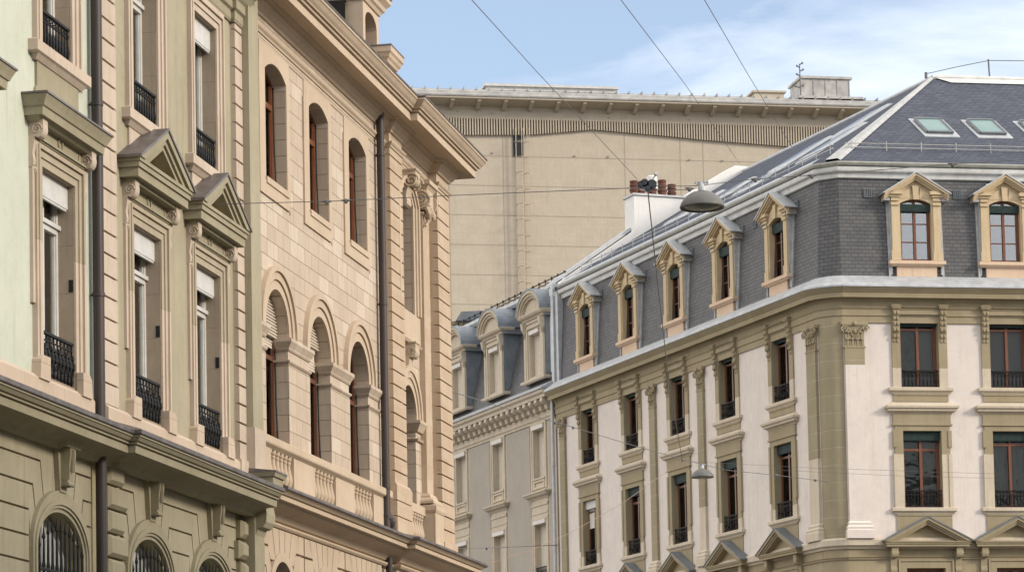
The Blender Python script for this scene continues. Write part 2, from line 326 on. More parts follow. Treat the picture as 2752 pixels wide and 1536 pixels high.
# ---------------------------------------------------------------- shape helpers
def arc(cx,cz,a,b,t0,t1,n): return [(cx+a*math.cos(R(t0+(t1-t0)*i/n)),cz+b*math.sin(R(t0+(t1-t0)*i/n))) for i in range(n+1)]
def hole(c,w,z0,z1,rise=0,n=12):
    """opening outline, counter clockwise; rise = height of the arch above z1"""
    h=w/2; p=[(c-h,z0),(c+h,z0)]
    if rise<=0: return p+[(c+h,z1),(c-h,z1)]
    if rise>=h*.98: return p+arc(c,z1,h,rise,0,180,n)
    rad=(h*h+rise*rise)/(2*rise); a=math.degrees(math.asin(h/rad)); return p+arc(c,z1+rise-rad,rad,rad,90-a,90+a,n)
def archring(mb,c,z1,ai,bi,ao,bo,d0,d1,n=18,zleg=None):
    o=arc(c,z1,ao,bo,0,180,n); i=arc(c,z1,ai,bi,180,0,n)
    if zleg is not None: poly=[(c+ao,zleg)]+o+[(c-ao,zleg),(c-ai,zleg)]+i+[(c+ai,zleg)]
    else: poly=o+i
    # quads rather than one big polygon
    oo=([(c+ao,zleg)] if zleg is not None else [])+o+([(c-ao,zleg)] if zleg is not None else [])
    ii=([(c+ai,zleg)] if zleg is not None else [])+i[::-1]+([(c-ai,zleg)] if zleg is not None else [])
    for k in range(len(oo)-1): mb.prism([oo[k],oo[k+1],ii[k+1],ii[k]],d0,d1)
def ring(mb,x0,x1,z0,z1,t,d0,d1,bottom=False,top=True):
    mb.box(x0,x0+t,d0,d1,z0,z1); mb.box(x1-t,x1,d0,d1,z0,z1)
    if top: mb.box(x0+t,x1-t,d0,d1,z1-t,z1)
    if bottom: mb.box(x0+t,x1-t,d0,d1,z0,z0+t)
def spiral(c,r,turns,axis='s',n=26,sgn=1,ph=0,rmin=.12):
    P=[]
    for i in range(n+1):
        t=i/n; a=ph+sgn*turns*6.2832*t; q=r*(1-(1-rmin)*t)
        P.append((c[0],c[1]+q*math.cos(a),c[2]+q*math.sin(a)) if axis=='s' else (c[0]+q*math.cos(a),c[1],c[2]+q*math.sin(a)))
    return P
def console(mb,s0,s1,zt,h,dep):
    """S-scroll bracket with volutes on both cheeks"""
    pr=[(0,zt),(dep,zt),(dep*1.0,zt-.12*h)]+[(dep*(.62+.38*math.cos(R(a))),zt-.27*h-.17*h*math.sin(R(a))) for a in range(30,181,25)]
    pr=[(0,zt),(dep,zt)]+[(dep*(.62+.40*math.cos(R(a))),zt-.22*h-.19*h*math.sin(R(a))) for a in range(-20,121,20)]+[(dep*.36,zt-.52*h),(dep*.26,zt-.72*h),(dep*.34,zt-.86*h),(dep*.30,zt-.95*h),(dep*.12,zt-h),(0,zt-h)]
    mb.prism_s(pr,s0,s1)
    rr=min(dep*.36,h*.17); 
    for s_ in (s0-.004,s1+.004): mb.tube(spiral((s_,dep*.58,zt-.24*h),rr,1.8,'s',22),rr*.17,5)
    mb.box(s0-.015,s1+.015,0,dep*1.08,zt,zt+.03)
def pediment(mb,roof,c,W,z0,H,dep,bar=.16,t=.17,tymp=.3):
    """horizontal cornice, raking cornice in three steps, dark sheet roof"""
    e=.12*dep
    mb.sweep([(-.01,z0),(dep*.80,z0),(dep*.80,z0+bar*.45),(dep*.86,z0+bar*.5),(dep*.92,z0+bar*.8),(dep*.92,z0+bar),(-.01,z0+bar)],[(c-W+dep*.9,0),(c+W-dep*.9,0)]) if False else None
    mb.box(c-W+.08,c+W-.08,-.01,dep*.80,z0,z0+bar*.5); mb.box(c-W+.045,c+W-.045,-.01,dep*.88,z0+bar*.5,z0+bar*.8); mb.box(c-W+.02,c+W-.02,-.01,dep*.94,z0+bar*.8,z0+bar)
    zb=z0+bar
    def chev(w,zt,tt,d1,z_b):
        k=(zt-z_b)/w
        mb.prism([(c-w,z_b),(c,zt),(c,zt-tt),(c-w+tt/k,z_b)],0,d1); mb.prism([(c+w,z_b),(c+w-tt/k,z_b),(c,zt-tt),(c,zt)],0,d1)
    chev(W,z0+H,t*.42,dep,zb); chev(W-.42*t*W/(H-bar),z0+H-t*.42,t*.33,dep*.88,zb); chev(W-.75*t*W/(H-bar),z0+H-t*.75,t*.3,dep*.78,zb)
    mb.prism([(c-W*.8,zb),(c+W*.8,zb),(c,z0+H-t)],0,dep*tymp)
    k=.03
    roof.prism([(c-W-.03,zb-.01),(c-W-.03,zb+k),(c,z0+H+k+.01),(c,z0+H+.002)],-.02,dep+.02); roof.prism([(c+W+.03,zb-.01),(c,z0+H+.002),(c,z0+H+k+.01),(c+W+.03,zb+k)],-.02,dep+.02)
def railing(w,h,kind='scroll',r=.011):
    mb=MB(); x0=-w/2; rng=random.Random(3)
    mb.box(x0,-x0,-.02,.03,h-.02,h+.012); mb.box(x0,-x0,-.012,.018,.04,.06)
    if kind=='scroll':
        mb.box(x0,-x0,-.01,.012,h-.10,h-.085)
        nb=9
        for i in range(nb+1):
            x=x0+w*i/nb; mb.box(x-.008,x+.008,-.008,.008,0,h)
            if i<nb:
                xc=x+w/nb/2; mb.tube([(xc,.01,h-.09),(xc,.01,h-.03)],.007,4)
                mb.tube(spiral((xc,.03,h*.62),.052,1.4,'d',12,1 if i%2 else -1,1.57),.015,4)
                mb.tube(spiral((xc,.025,h*.30),.058,1.5,'d',12,-1 if i%2 else 1,-1.57),.016,4)
                mb.blob((xc,.05,h*.46),(.040,.03,.065),5,3); mb.blob((xc,.03,h*.13),(.036,.02,.04),5,3); mb.tube([(x,.0,h*.1),(x+.02,.05,h*.45),(x,.0,h*.8)],.012,4)
    elif kind=='baluster':
        nb=10
        for i in range(nb+1):
            x=x0+w*i/nb; mb.lathe((x,0),[(.008,.06),(.022,.14),(.028,.2),(.012,.3),(.010,.36),(.024,.42),(.009,h-.1),(.009,h)],5)
            if i<nb: mb.tube(spiral((x+w/nb/2,.01,h-.06),.036,1.1,'d',8),.007,4)
        mb.box(x0,-x0,-.01,.01,h-.12,h-.105)
    else:
        nb=11
        for i in range(nb+1):
            x=x0+w*i/nb; mb.box(x-.010,x+.010,-.008,.008,0,h)
        mb.box(x0,-x0,-.01,.014,h-.14,h-.12)
        for i in range(3): mb.tube(spiral((x0+w*(i+.5)/3,.02,h*.42),w*.12,1.3,'d',12,1 if i%2 else -1),.014,4)
    return mb
MESH={}
def cached(key,fn):
    if key not in MESH: MESH[key]=fn()
    return MESH[key]
def window(par,off,w,h,style,rise=0,name='window'):
    """frame + glass + room + blind/curtain; style dict: frame, glass, transom (fraction), mull, box (height), boxm, blind (fraction from top), curtain"""
    key=(round(w,3),round(h,3),rise,tuple(sorted((k,str(v)) for k,v in style.items())))
    ft=style.get('ft',.055)
    def fr():
        mb=MB()
        hl=hole(0,w,0,h,rise,10); hi=hole(0,w-2*ft,ft*1.2,h-(0 if rise else ft),max(0,rise-ft*.6) if rise else 0,10)
        mb.prism(hl,-.03,.035,[hi])
        mb.box(-ft*.62,ft*.62,-.02,.05,ft,h+rise*.9-ft*.5)
        tz=style.get('transom')
        if tz:
            mb.box(-w/2+ft,-ft*.62,-.02,.045,h*tz-ft*.5,h*tz+ft*.5); mb.box(ft*.62,w/2-ft,-.02,.045,h*tz-ft*.5,h*tz+ft*.5)
            if style.get('heavy'): mb.box(-w/2,w/2,-.02,.075,h*tz+ft*.5,h*tz+ft*1.3)
        for q in style.get('bars',()):
            mb.box(-w/2+ft,-ft*.62,-.015,.03,h*q-.014,h*q+.014); mb.box(ft*.62,w/2-ft,-.015,.03,h*q-.014,h*q+.014)
        # sash stiles
        for sg in (-1,1):
            x=sg*(w/2-ft-.02); mb.box(min(x,x+sg*.02)-.012,max(x,x+sg*.02),-.02,.02,ft,h-.02)
        return mb.mesh('window_frame',M[style['frame']])
    f=put(name,cached(('f',)+key,fr),par,off)
    def gl():
        mb=MB(); hi=hole(0,w-.04,.02,h-(.02 if not rise else 0),rise*.98 if rise else 0,10); mb.prism(hi,-.006,.002); return mb.mesh('pane',M[style.get('glass','glass')])
    put('pane',cached(('g',)+key,gl),f)
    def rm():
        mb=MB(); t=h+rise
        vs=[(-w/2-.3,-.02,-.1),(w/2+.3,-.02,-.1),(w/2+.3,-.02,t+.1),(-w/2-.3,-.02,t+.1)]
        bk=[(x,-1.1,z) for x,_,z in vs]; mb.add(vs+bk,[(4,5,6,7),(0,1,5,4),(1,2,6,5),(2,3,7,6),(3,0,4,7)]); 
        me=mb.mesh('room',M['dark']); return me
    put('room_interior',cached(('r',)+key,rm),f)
    bl=style.get('blind')
    if bl:
        def bb():
            mb=MB(); z=h*(1-bl); n=int((h+rise-z)/.055)
            hl=hole(0,w-2*ft,z,h,rise*.9 if rise else 0,10)
            if style.get('blindm')=='slatblind':
                zz=h-.05
                while zz>z: mb.box(-w/2+ft,-.02,-.08,-.055,zz-.034,zz); zz-=.062
            else:
                mb.prism(hl,-.045,-.03)
                zz=z
                while zz<h: mb.box(-w/2+ft+.01,w/2-ft-.01,-.03,-.022,zz,zz+.032); zz+=.05
            return mb.mesh('blind',M[style.get('blindm','blind')])
        put('blind',cached(('b',)+key,bb),f,(0,style.get('bd',0),0))
    if style.get('curtain'):
        def cu():
            mb=MB(); n=48; vs=[];fs=[]
            for i in range(n+1):
                x=-w/2+.03+(w-.06)*i/n; d=-.10+.03*math.sin(i*1.9)+.012*math.sin(i*.7)
                vs+=[(x,d,.02),(x,d,h-.02)]
            for i in range(n):
                if style['curtain']=='split' and .36<i/n<.62: continue
                fs.append((2*i,2*i+2,2*i+3,2*i+1))
            mb.add(vs,fs); return mb.mesh('curtain',M['curtain'],True)
        put('curtain',cached(('c',)+key,cu),f)
    bx=style.get('box')
    if bx:
        def bo():
            mb=MB(); d=style.get('boxd',.17); mb.box(-w/2+.005,w/2-.005,d-.05,d,h-bx,h-.004); mb.box(-w/2+.03,w/2-.03,d-.04,d-.008,h-bx-.03,h-bx)
            return mb.mesh('shutter_box',M[style.get('boxm','white')])
        put('shutter_box',cached(('x',)+key,bo),f)
    return f
def volute_cap(mb,c,w,z0,z1,d):
    """Corinthian-looking capital on a flat pilaster"""
    h=z1-z0
    mb.prism_s([(0,z0),(d*.55,z0),(d*.7,z0+.55*h),(d*1.15,z0+.86*h),(0,z0+.86*h)],c-w/2,c+w/2)
    mb.box(c-w*.68,c+w*.68,0,d*1.45,z0+.88*h,z1); mb.box(c-w*.62,c+w*.62,0,d*1.3,z0+.83*h,z0+.88*h)
    mb.box(c-w*.56,c+w*.56,0,d*.95,z0-.035,z0+.01)
    for sg in (-1,1):
        mb.tube(spiral((c+sg*w*.56,d*1.35,z0+.72*h),h*.15,1.5,'d',16,sg,0),.026,5)
        mb.tube([(c+sg*w*.08,d*.95,z0+.38*h),(c+sg*w*.22,d*1.25,z0+.6*h),(c+sg*w*.48,d*1.4,z0+.84*h)],[.03,.024,.02],5)
        mb.blob((c+sg*w*.58,d*1.0,z0+.72*h),(.05,.05,.07),6,4)
    for row,(zz,cnt,sc) in enumerate(((.02,4,1.),(.30,3,1.))):
        for i in range(cnt):
            x=c-w/2+w*(i+.5)/cnt
            hh=h*.30; z=z0+zz*h; lw=w/cnt*.42
            mb.prism([(x-lw,z),(x+lw,z),(x+lw*1.05,z+hh*.6),(x+lw*.5,z+hh),(x-lw*.5,z+hh),(x-lw*1.05,z+hh*.6)],d*.4,d*(.85+.12*row))
            mb.blob((x,d*(1.02+.14*row),z+hh*.93),(lw*.8,.035,.035),6,4); mb.tube([(x,d*(.9+.1*row),z),(x,d*(1+.1*row),z+hh*.8)],.012,4)
    mb.blob((c,d*1.5,z0+.93*h),(.07,.05,.07),6,4); mb.blob((c,d*1.3,z0+.62*h),(.05,.04,.06),6,4)

# ================================================================ the setting
def structure(name,mb,mat,mtx=None):
    o=part(name,mb,mat,None,mat4=mtx); o['kind']='structure'; return o
g=MB(); g.box(-900,900,-900,900,-.6,-.02); structure('ground',g,M['ground'])
g=MB(); g.prism([(-2.5,-60),(9.3,-60),(21,140),(14.5,140)],0,0) if False else None
def sheet(name,pts,z,mat,th=.02):
    mb=MB(); n=len(pts); mb.add([(x,-y,z) for x,y in pts]+[(x,-y,z-th) for x,y in pts],[tuple(range(n)),tuple(range(2*n-1,n-1,-1))]+[(k,(k+1)%n,n+(k+1)%n,n+k) for k in range(n)])
    return structure(name,mb,mat)
def ln(fr,s,d): p=fr.w(s,d,0); return (p.x,p.y)
sheet('road',[ln(FA,-70,3.2),ln(FA,14,3.2),ln(FA,60,3.2),ln(FA,60,11.5),ln(FA,14,11.5),ln(FA,-70,11.5)],0.0,M['asphalt'])
for a,b in ((.35,3.2),(11.5,26.4)):
    sheet('pavement',[ln(FA,-70,a),ln(FA,20,a),ln(FA,20,b),ln(FA,-70,b)],.12,M['paving'],.14)
for k in range(18):
    s=-66+k*6.; sheet('road_marking',[ln(FA,s,7.3),ln(FA,s+3,7.3),ln(FA,s+3,7.42),ln(FA,s,7.42)],.004,M['paint'],.003)

# ================================================================ olive and mint house (left foreground)
HA=thing('terraced_house',FA.m,'olive and mint green town house with pink window frames, nearest on the left','house')
WA=[-19.55,-16.05,-12.55,-9.06,-5.50,-2.66]
ops_lo=[hole(c,1.20,7.45,10.07) for c in WA]; ops_up=[hole(c,1.10,11.60,13.82) for c in WA]
def side(cs,lo): return [h for h,c in zip(ops_lo if lo else ops_up,WA) if c in cs]
mb=MB(); mb.prism([(-21.8,7.0),(-7.42,7.0),(-7.42,17.2),(-21.8,17.2)],-.34,0,side(WA[:-2],1)+side(WA[:-2],0)); part('mint_wall',mb,M['mint'],HA)
mb=MB(); mb.prism([(-7.40,7.0),(-.93,7.0),(-.93,14.55),(-7.40,14.55)],-.34,.004,side(WA[-2:],1)+side(WA[-2:],0)); part('olive_wall',mb,M['olive'],HA)
# reveals in stone
M['reveal']=masonry('stone_reveal',(.315,.25,.19),(.365,.295,.225),dirt=(.22,.165,.11),dirt_amt=.4,streak=.3,brick=(3,.62),joint=(.27,.2,.14),mortar=.006)
for c in WA:
    for (w_,a,b) in ((1.20,7.45,10.07),(1.10,11.60,13.82)):
        h=w_/2; mb=MB()
        mb.box(c-h-.02,c-h+.006,-.33,.012,a,b); mb.box(c+h-.006,c+h+.02,-.33,.012,a,b); mb.box(c-h+.006,c+h-.006,-.33,.012,b-.006,b+.02); mb.box(c-h+.006,c+h-.006,-.33,.012,a-.02,a+.006)
        part('window_reveal',mb,M['reveal'],HA)
stA=dict(frame='white',glass='glass',transom=.77,heavy=1,box=.30,boxm='white',boxd=.17,curtain='full',ft=.07)
stA2=dict(frame='white',glass='glass',transom=.0,box=.34,boxm='white',boxd=.17,curtain='full',ft=.07)
for i,c in enumerate(WA):
    window(HA,(c,-.235,7.45),1.19,2.62,stA); window(HA,(c,-.235,11.60),1.09,2.22,stA2 if i==len(WA)-1 else dict(stA,box=.2))
    # stone surrounds
    mb=MB(); mb2=MB(); jm={-1:MB(),1:MB()}
    for (hw,a,b,t) in ((.60,7.45,10.07,.30),(.55,11.60,13.82,.29)):
        for (x,tt,dd) in ((0,.10,.035),(.10,.09,.055),(.19,.045,.085),(.235,t-.235,.07)):
            z1=b+x+tt; zb=a if a>10 else 9.1
            ring(mb if a>10 else mb2,c-hw-x-tt,c+hw+x+tt,zb,z1,tt,-.01,dd)
            if a<10:
                for sg in (-1,1):
                    x0,x1=sorted((c+sg*(hw+x),c+sg*(hw+x+tt))); jm[sg].box(x0,x1,-.01,dd,a-.07,9.097)
    for sg in (-1,1):   # plinth blocks of the surround
        x=c+sg*.76; mb.box(x-.155,x+.155,-.01,.10,7.24,7.62) if False else None
    part('window_surround',mb,M['pink'],HA); part('architrave',mb2,M['surr'],HA)
    for q in (-1,1): part('window_jamb',jm[q],M['pink'],HA)
    # upper sill, apron
    mb=MB(); mb.sweep([(-.02,11.43),(.10,11.43),(.13,11.45),(.13,11.585),(.11,11.60),(-.02,11.60)],[(c-.86,-.001),(c-.86,0),(c+.86,0),(c+.86,-.001)]); mb.sweep([(-.02,11.37),(.05,11.37),(.10,11.43),(-.02,11.43)],[(c-.80,-.001),(c-.80,0),(c+.80,0),(c+.80,-.001)])
    part('window_sill',mb,M['pink'],HA)
    mb=MB(); mb.prism([(c-.84,10.9),(c+.84,10.9),(c+.80,11.02),(c+.76,11.06),(c+.76,11.37),(c-.76,11.37),(c-.76,11.06),(c-.80,11.02)],-.01,.035)
    part('apron',mb,M['olive_trim'] if c<-8 else M['pink'],HA)
    # lower frieze with wreath
    mb=MB(); mb.box(c-.90,c+.90,-.01,.05,10.37,10.60); mb.box(c-.92,c+.92,-.01,.11,10.355,10.385); mb.box(c-.90,c+.90,-.01,.085,10.335,10.355)
    mb.tube([(c+.075*math.cos(a/2.),.06,10.47+.095*math.sin(a/2.)) for a in range(0,14)],.014,5); mb.tube([(c-.1,.055,10.385),(c,.06,10.39),(c+.1,.055,10.385)],.012,5)
    ring(mb,c-.70,c+.70,10.40,10.57,.018,.04,.06,True)
    part('frieze',mb,M['olive_trim'],HA)
    for sg in (-1,1):
        mb=MB(); console(mb,c+sg*.905-.085,c+sg*.905+.085,10.60,.62,.19); mb.box(c+sg*.905-.07,c+sg*.905+.07,-.01,.045,8.3,10.0); mb.lathe((c+sg*.905,.045),[(.02,10.0),(.035,9.97),(.012,9.92)],6)
        part('scroll_bracket',mb,M['pink'],HA)
    mb=MB(); rf=MB()
    if c<-8:
        z0=10.59
        mb.sweep([(-.02,z0),(.24,z0),(.25,z0+.10),(.27,z0+.11),(.29,z0+.16),(.33,z0+.24),(-.02,z0+.24)],[(c-.90,-.001),(c-.90,0),(c+.90,0),(c+.90,-.001)])
        mb.sweep([(-.02,z0-.05),(.14,z0-.05),(.20,z0),(-.02,z0)],[(c-.90,-.001),(c-.90,0),(c+.90,0),(c+.90,-.001)])
        rf.sweep([(-.02,z0+.243),(.345,z0+.243),(.345,z0+.268),(-.02,z0+.34)],[(c-.90,-.001),(c-.90,0),(c+.90,0),(c+.90,-.001)])
        part('hood',mb,M['olive_trim'],HA); part('hood_flashing',rf,M['leadroof'],HA)
    else:
        pediment(mb,rf,c,1.19,10.60,.86,.34,.25,.25,.08); mb.box(c-1.0,c+1.0,-.01,.18,10.55,10.60)
        part('pediment',mb,M['olive_trim'],HA); part('pediment_roof',rf,M['leadroof'],HA)
    put('railing',cached('rA1',lambda:railing(1.17,.56,'scroll').mesh('railing',M['iron'])),HA,(c,-.03,7.46))
    put('railing',cached('rA2',lambda:railing(1.07,.50,'baluster').mesh('railing',M['iron'])),HA,(c,-.03,11.60))
# small dark wall vents in the right jambs
for c in WA[1:]:
    mb=MB(); mb.box(c+.588,c+.593,-.06,.0,8.70,8.86); part('jamb_vent',mb,M['iron'],HA)
# base course of pink stone under the windows
mb=MB(); 
for a,b in ((-21.8,-7.95),(-7.42,-.93)):
    mb.box(a,b,-.01,.10,7.0,7.36); mb.prism_s([(-.01,7.36),(.10,7.36),(.04,7.42),(-.01,7.42)],a,b)
for c in WA:
    for sg in (-1,1): mb.prism([(c+sg*.60,7.36),(c+sg*.96,7.36),(c+sg*.93,7.60),(c+sg*.86,7.66),(c+sg*.60,7.66)],-.01,.125)
part('base_course',mb,M['pinkblock'],HA)
# quoin strips
def quoins(mb,s0,s1,z0,z1,d0,d1,step,gap=.035,slope=.02):
    z=z0
    while z<z1-.05:
        t=min(z+step-gap,z1); mb.box(s0,s1,d0,d1,z,t)
        mb.prism_s([(d0,t),(d1,t),(d0+.3*(d1-d0),t+gap),(d0,t+gap)],s0,s1) if t<z1 else None
        mb.box(s0+.001,s1-.02,d0-.02,d0+.012,t,t+gap); z+=step
mb=MB(); quoins(mb,-7.41,-6.86,7.42,16.9,-.01,.055,.288); part('quoin_strip',mb,M['pink'],HA)
mb=MB(); quoins(mb,-1.32,-.95,7.42,14.12,-.01,.085,.288); part('quoin_strip',mb,M['pink'],HA)
mb=MB(); mb.box(-.94,-.40,-.3,.19,7.30,17.5); part('end_pilaster',mb,M['olive'],HA)
mb=MB(); mb.box(-.97,-.37,-.3,.22,6.9,7.95); mb.box(-1.36,-.97,-.01,.12,7.0,7.42); part('pilaster_base',mb,M['pink'],HA)
# top entablature of the olive part
mb=MB(); pr=[(-.02,14.14),(.03,14.14),(.05,14.18),(.05,14.30),(.09,14.33),(.09,14.46),(.13,14.50),(.20,14.62),(.32,14.66),(.32,14.80),(.42,14.95),(-.02,15.0)]
mb.sweep(pr,[(-7.40,0),(-1.34,0),(-1.34,.06),(-.94,.06),(-.94,-.01)]); part('entablature',mb,M['olive_trim'],HA)
mb=MB(); mb.prism_s([(-.3,15),(.42,15),(-3,17.5),(-3,15)],-7.4,-.94); part('roof',mb,M['slateroof'],HA)
mb=MB(); mb.box(-21.8,-.5,-9,-.36,0,14.5); mb.box(-21.8,-7.5,-9,-.36,14.5,17.2); part('house_body',mb,M['olive'],HA)
# street cornice with metal flashing
def pathA(dx=0): return [(-21.8,0),(-7.22,0),(-7.22,.10),(-.95,.10)]
mb=MB(); mb.sweep([(-.05,6.58),(.10,6.58),(.14,6.64),(.30,6.70),(.44,6.71),(.45,6.80),(.43,6.802),(.43,6.815),(.475,6.82),(.48,6.84),(.465,6.842),(.465,6.852),(.50,6.858),(.535,6.90),(.55,6.905),(.55,6.925),(-.05,7.0)],pathA()); part('street_cornice',mb,M['olive_trim'],HA)
mb=MB(); mb.sweep([(-.05,7.004),(.562,6.928),(.575,6.94),(.58,6.99),(.54,7.01),(-.05,7.22)],pathA()); part('cornice_flashing',mb,M['leadroof'],HA)
# ground floor: rusticated wall with arches
WG=[-19.6,-16.1,-12.6,-9.08,-5.50,-2.62]
za=5.28; AI=(.84,.52); AO=(1.05,.79)
mb=MB(); mb.prism([(-21.8,0),(-.5,0),(-.5,6.7),(-21.8,6.7)],-.36,-.035,[hole(c,1.70,1.2,za,.53,18) for c in WG]); part('rusticated_backing',mb,M['groove'],HA)
mb=MB(); ZJ=[6.70,6.375,6.055,5.735,5.415]
zz=5.415
while zz>.4: zz-=.32; ZJ.append(zz)
def oz(x): q=1-(x/1.05)**2; return za+.79*math.sqrt(max(0,q))
gp=.014
bounds=[(-21.7,-17.85),(-17.85,-14.35),(-14.35,-10.84),(-10.84,-7.86),(-6.62,-4.06),(-4.06,-1.32)]
for c,(bl,br) in zip(WG,bounds):
    for sg,bd in ((-1,c-bl),(1,br-c)):
        mb=MB()
        def P(pts): 
            q=[(c+sg*x,z) for x,z in pts]; mb.prism(q if sg>0 else q[::-1],-.05,0)
        rr=lambda a,b,n=5: [(a+(b-a)*i/n, oz(a+(b-a)*i/n)+.0) for i in range(n+1)]
        P([(.17,6.70),(bd,6.70),(bd,ZJ[1]+gp),(.63,ZJ[1]+gp),(.53,oz(.53))]+rr(.53,.12)[1:])
        P([(bd,ZJ[1]-gp),(.655,ZJ[1]-gp),(.555,oz(.555))]+rr(.555,.82)[1:]+[(.90,ZJ[2]+gp),(bd,ZJ[2]+gp)])
        P([(bd,ZJ[2]-gp),(.93,ZJ[2]-gp),(.845,oz(.845))]+rr(.845,1.02)[1:]+[(1.05,ZJ[3]+gp),(bd,ZJ[3]+gp)])
        for a,b in zip(ZJ[3:],ZJ[4:]): P([(1.05,a-gp),(1.05,max(b,0)+gp),(bd,max(b,0)+gp),(bd,a-gp)])
        part('rusticated_wall',mb,M['olive'],HA)
mb=MB()
for c in WG:
    archring(mb,c,za,AI[0]+.06,AI[1]+.05,AO[0],AO[1],-.05,.055,22,0.2); archring(mb,c,za,AI[0]+.10,AI[1]+.09,AI[0]+.16,AI[1]+.15,.05,.075,22,.2)
    archring(mb,c,za,AI[0],AI[1],AI[0]+.07,AI[1]+.06,-.05,.03,22,0.2)
part('arch_surround',mb,M['olive_trim'],HA)
for c in WG:
    mb=MB(); k0=-.06; mb.prism([(c-.115,6.05),(c+.115,6.05),(c+.20,6.62),(c-.20,6.62)],-.05,.07)
    # fluted face block tapering down
    mb.prism_s([(.06,6.60),(.20,6.60),(.20,6.50),(.15,6.16),(.12,6.12),(.06,6.12)],c-.10,c+.10)
    mb.box(c-.105,c-.085,.05,.185,6.2,6.56); mb.box(c-.06,c-.04,.1,.215,6.3,6.58); mb.box(c+.0,c+.02,.1,.215,6.3,6.58)
    mb.sweep([(0,6.60),(.05,6.60),(.09,6.66),(.12,6.70),(0,6.70)],[(c-.19,-.01),(c-.19,.16),(c+.19,.16),(c+.19,-.01)])
    mb.tube([(c-.11,.15,6.15),(c+.11,.15,6.15)],.03,8)
    part('keystone',mb,M['olive_trim'],HA)
    # fanlight panes with the sky's reflection painted as a pale colour, grille
    f=window(HA,(c,-.26,1.2),1.68,za-1.2,dict(frame='white',glass='skypane',ft=.06,transom=.93),rise=.52,name='arched_window')
    mb=MB(); 
    n=11
    for i in range(n):
        x=-.78+1.56*i/(n-1); tip=za+.43*math.sqrt(max(0,1-(x/.86)**2))-.03; x+=c
        mb.tube([(x,.03,3.0),(x,.03,5.02)],.020,5); mb.lathe((x,.03),[(.016,5.02),(.026,5.08),(.018,5.14),(.013,tip-.14),(.024,tip-.11),(.012,tip-.05),(.002,tip+.05)],6)
        if i<n-1:
            xm=x+.065
            for q in range(5):
                z=3.3+.34*q; 
                mb.tube([(xm+.045*math.sin(t*.9),.045,z+.30*t/7) for t in range(8)],.018,4); mb.tube([(xm-.045*math.sin(t*.9),.045,z+.30*t/7) for t in range(8)],.018,4)
                mb.blob((xm,.05,z+.15),(.034,.03,.05),5,3)
    for z in (3.3,4.72,5.04): mb.box(c-.82,c+.82,.015,.05,z-.018,z+.018)
    mb.tube([(c-.86,.06,4.70),(c+.86,.06,4.70)],.016,5)
    part('window_grille',mb,M['iron'],HA)
# cushion blocks beside the pipe and at the corner
zt=6.66; k=0
while zt>0.5:
    wd=.60 if k%2==0 else .74
    mb=MB(); mb.bev(-7.36,-7.36+wd,-.05,.10,zt-.285,zt,.045); part('cushion_block',mb,M['olive_trim'],HA); zt-=.32; k+=1
zt=6.5; k=0
while zt>.5:
    a=-1.32 if k%2==0 else -1.42
    mb=MB(); mb.bev(a,-1.02,-.05,.13,zt-.27,zt,.06); part('cushion_block',mb,M['olive_trim'],HA); zt-=.32; k+=1
mb=MB(); mb.box(-.98,-.45,-.3,.20,0,6.9); part('corner_strip',mb,M['olive_trim'],HA)
# scrolled end block of the cornice
mb=MB(); mb.box(-.98,-.42,.0,.50,7.04,7.24); mb.sweep([(0,7.18),(.03,7.18),(.05,7.24),(0,7.24)],[(-.98,0),(-.98,.50),(-.42,.50),(-.42,0)])
mb.prism_s([(.0,7.04),(.47,7.04),(.46,6.98),(.41,6.93),(.40,6.82),(.36,6.74),(.38,6.62),(.37,6.50),(.32,6.42),(.24,6.40),(.20,6.30),(.0,6.30)],-.94,-.46)
part('end_bracket',mb,M['olive_trim'],HA)
mb=MB(); mb.box(-1.02,-.38,-.02,.56,7.242,7.27); mb.prism_s([(-.02,7.27),(.54,7.27),(-.02,7.34)],-1.0,-.40); part('bracket_capping',mb,M['leadroof'],HA)
# downpipe in two runs
def pipe(par,s,d,r,z0,z1,joints,name='downpipe'):
    mb=MB(); mb.lathe((s,d),[(r,z0),(r,z1)],14)
    for z in joints: mb.lathe((s,d),[(r,z-.03),(r*1.14,z-.025),(r*1.14,z+.025),(r,z+.03)],14); mb.box(s-.012,s+.012,-.02,d,z-.012,z+.012)
    return part(name,mb,M['pipe'],par,smooth=True)
pipe(HA,-7.80,.11,.074,7.15,17.3,(8.78,11.3,13.6)); pipe(HA,-7.80,.12,.072,0.1,6.75,(5.06,5.02,3.2,1.4))

# ================================================================ sandstone palace beyond it
HB=thing('sandstone_palace',FB.m,'warm sandstone palace with round arched windows, balustrade and deep overhanging cornice','building')
W3=[3.79+2.61*k for k in (-1,0,1)]; W3L=[3.66+2.60*k for k in (-1,0,1)]; SE=13.05; BC=9.97
hu=[hole(c,1.22,12.17,13.92,.17,12) for c in W3]; hl=[hole(c,1.34,8.02,9.76,.67,20) for c in W3L]
mb=MB(); mb.prism([(-.42,6.9),(8.45,6.9),(8.45,15.1),(-.42,15.1)],-.36,0,hu+hl)
part('main_wall',mb,M['sandblock'],HB)
mb=MB(); mb.prism([(8.46,6.9),(SE-.02,6.9),(SE-.02,15.1),(8.46,15.1)],-.36,0.003,[hole(BC,1.06,11.62,13.72,.26,12),hole(BC,1.16,7.9,9.62,.58,16)])
part('pavilion_wall',mb,M['sandblock'],HB)
stB=dict(frame='wood',glass='glassd',transom=.78,ft=.075)
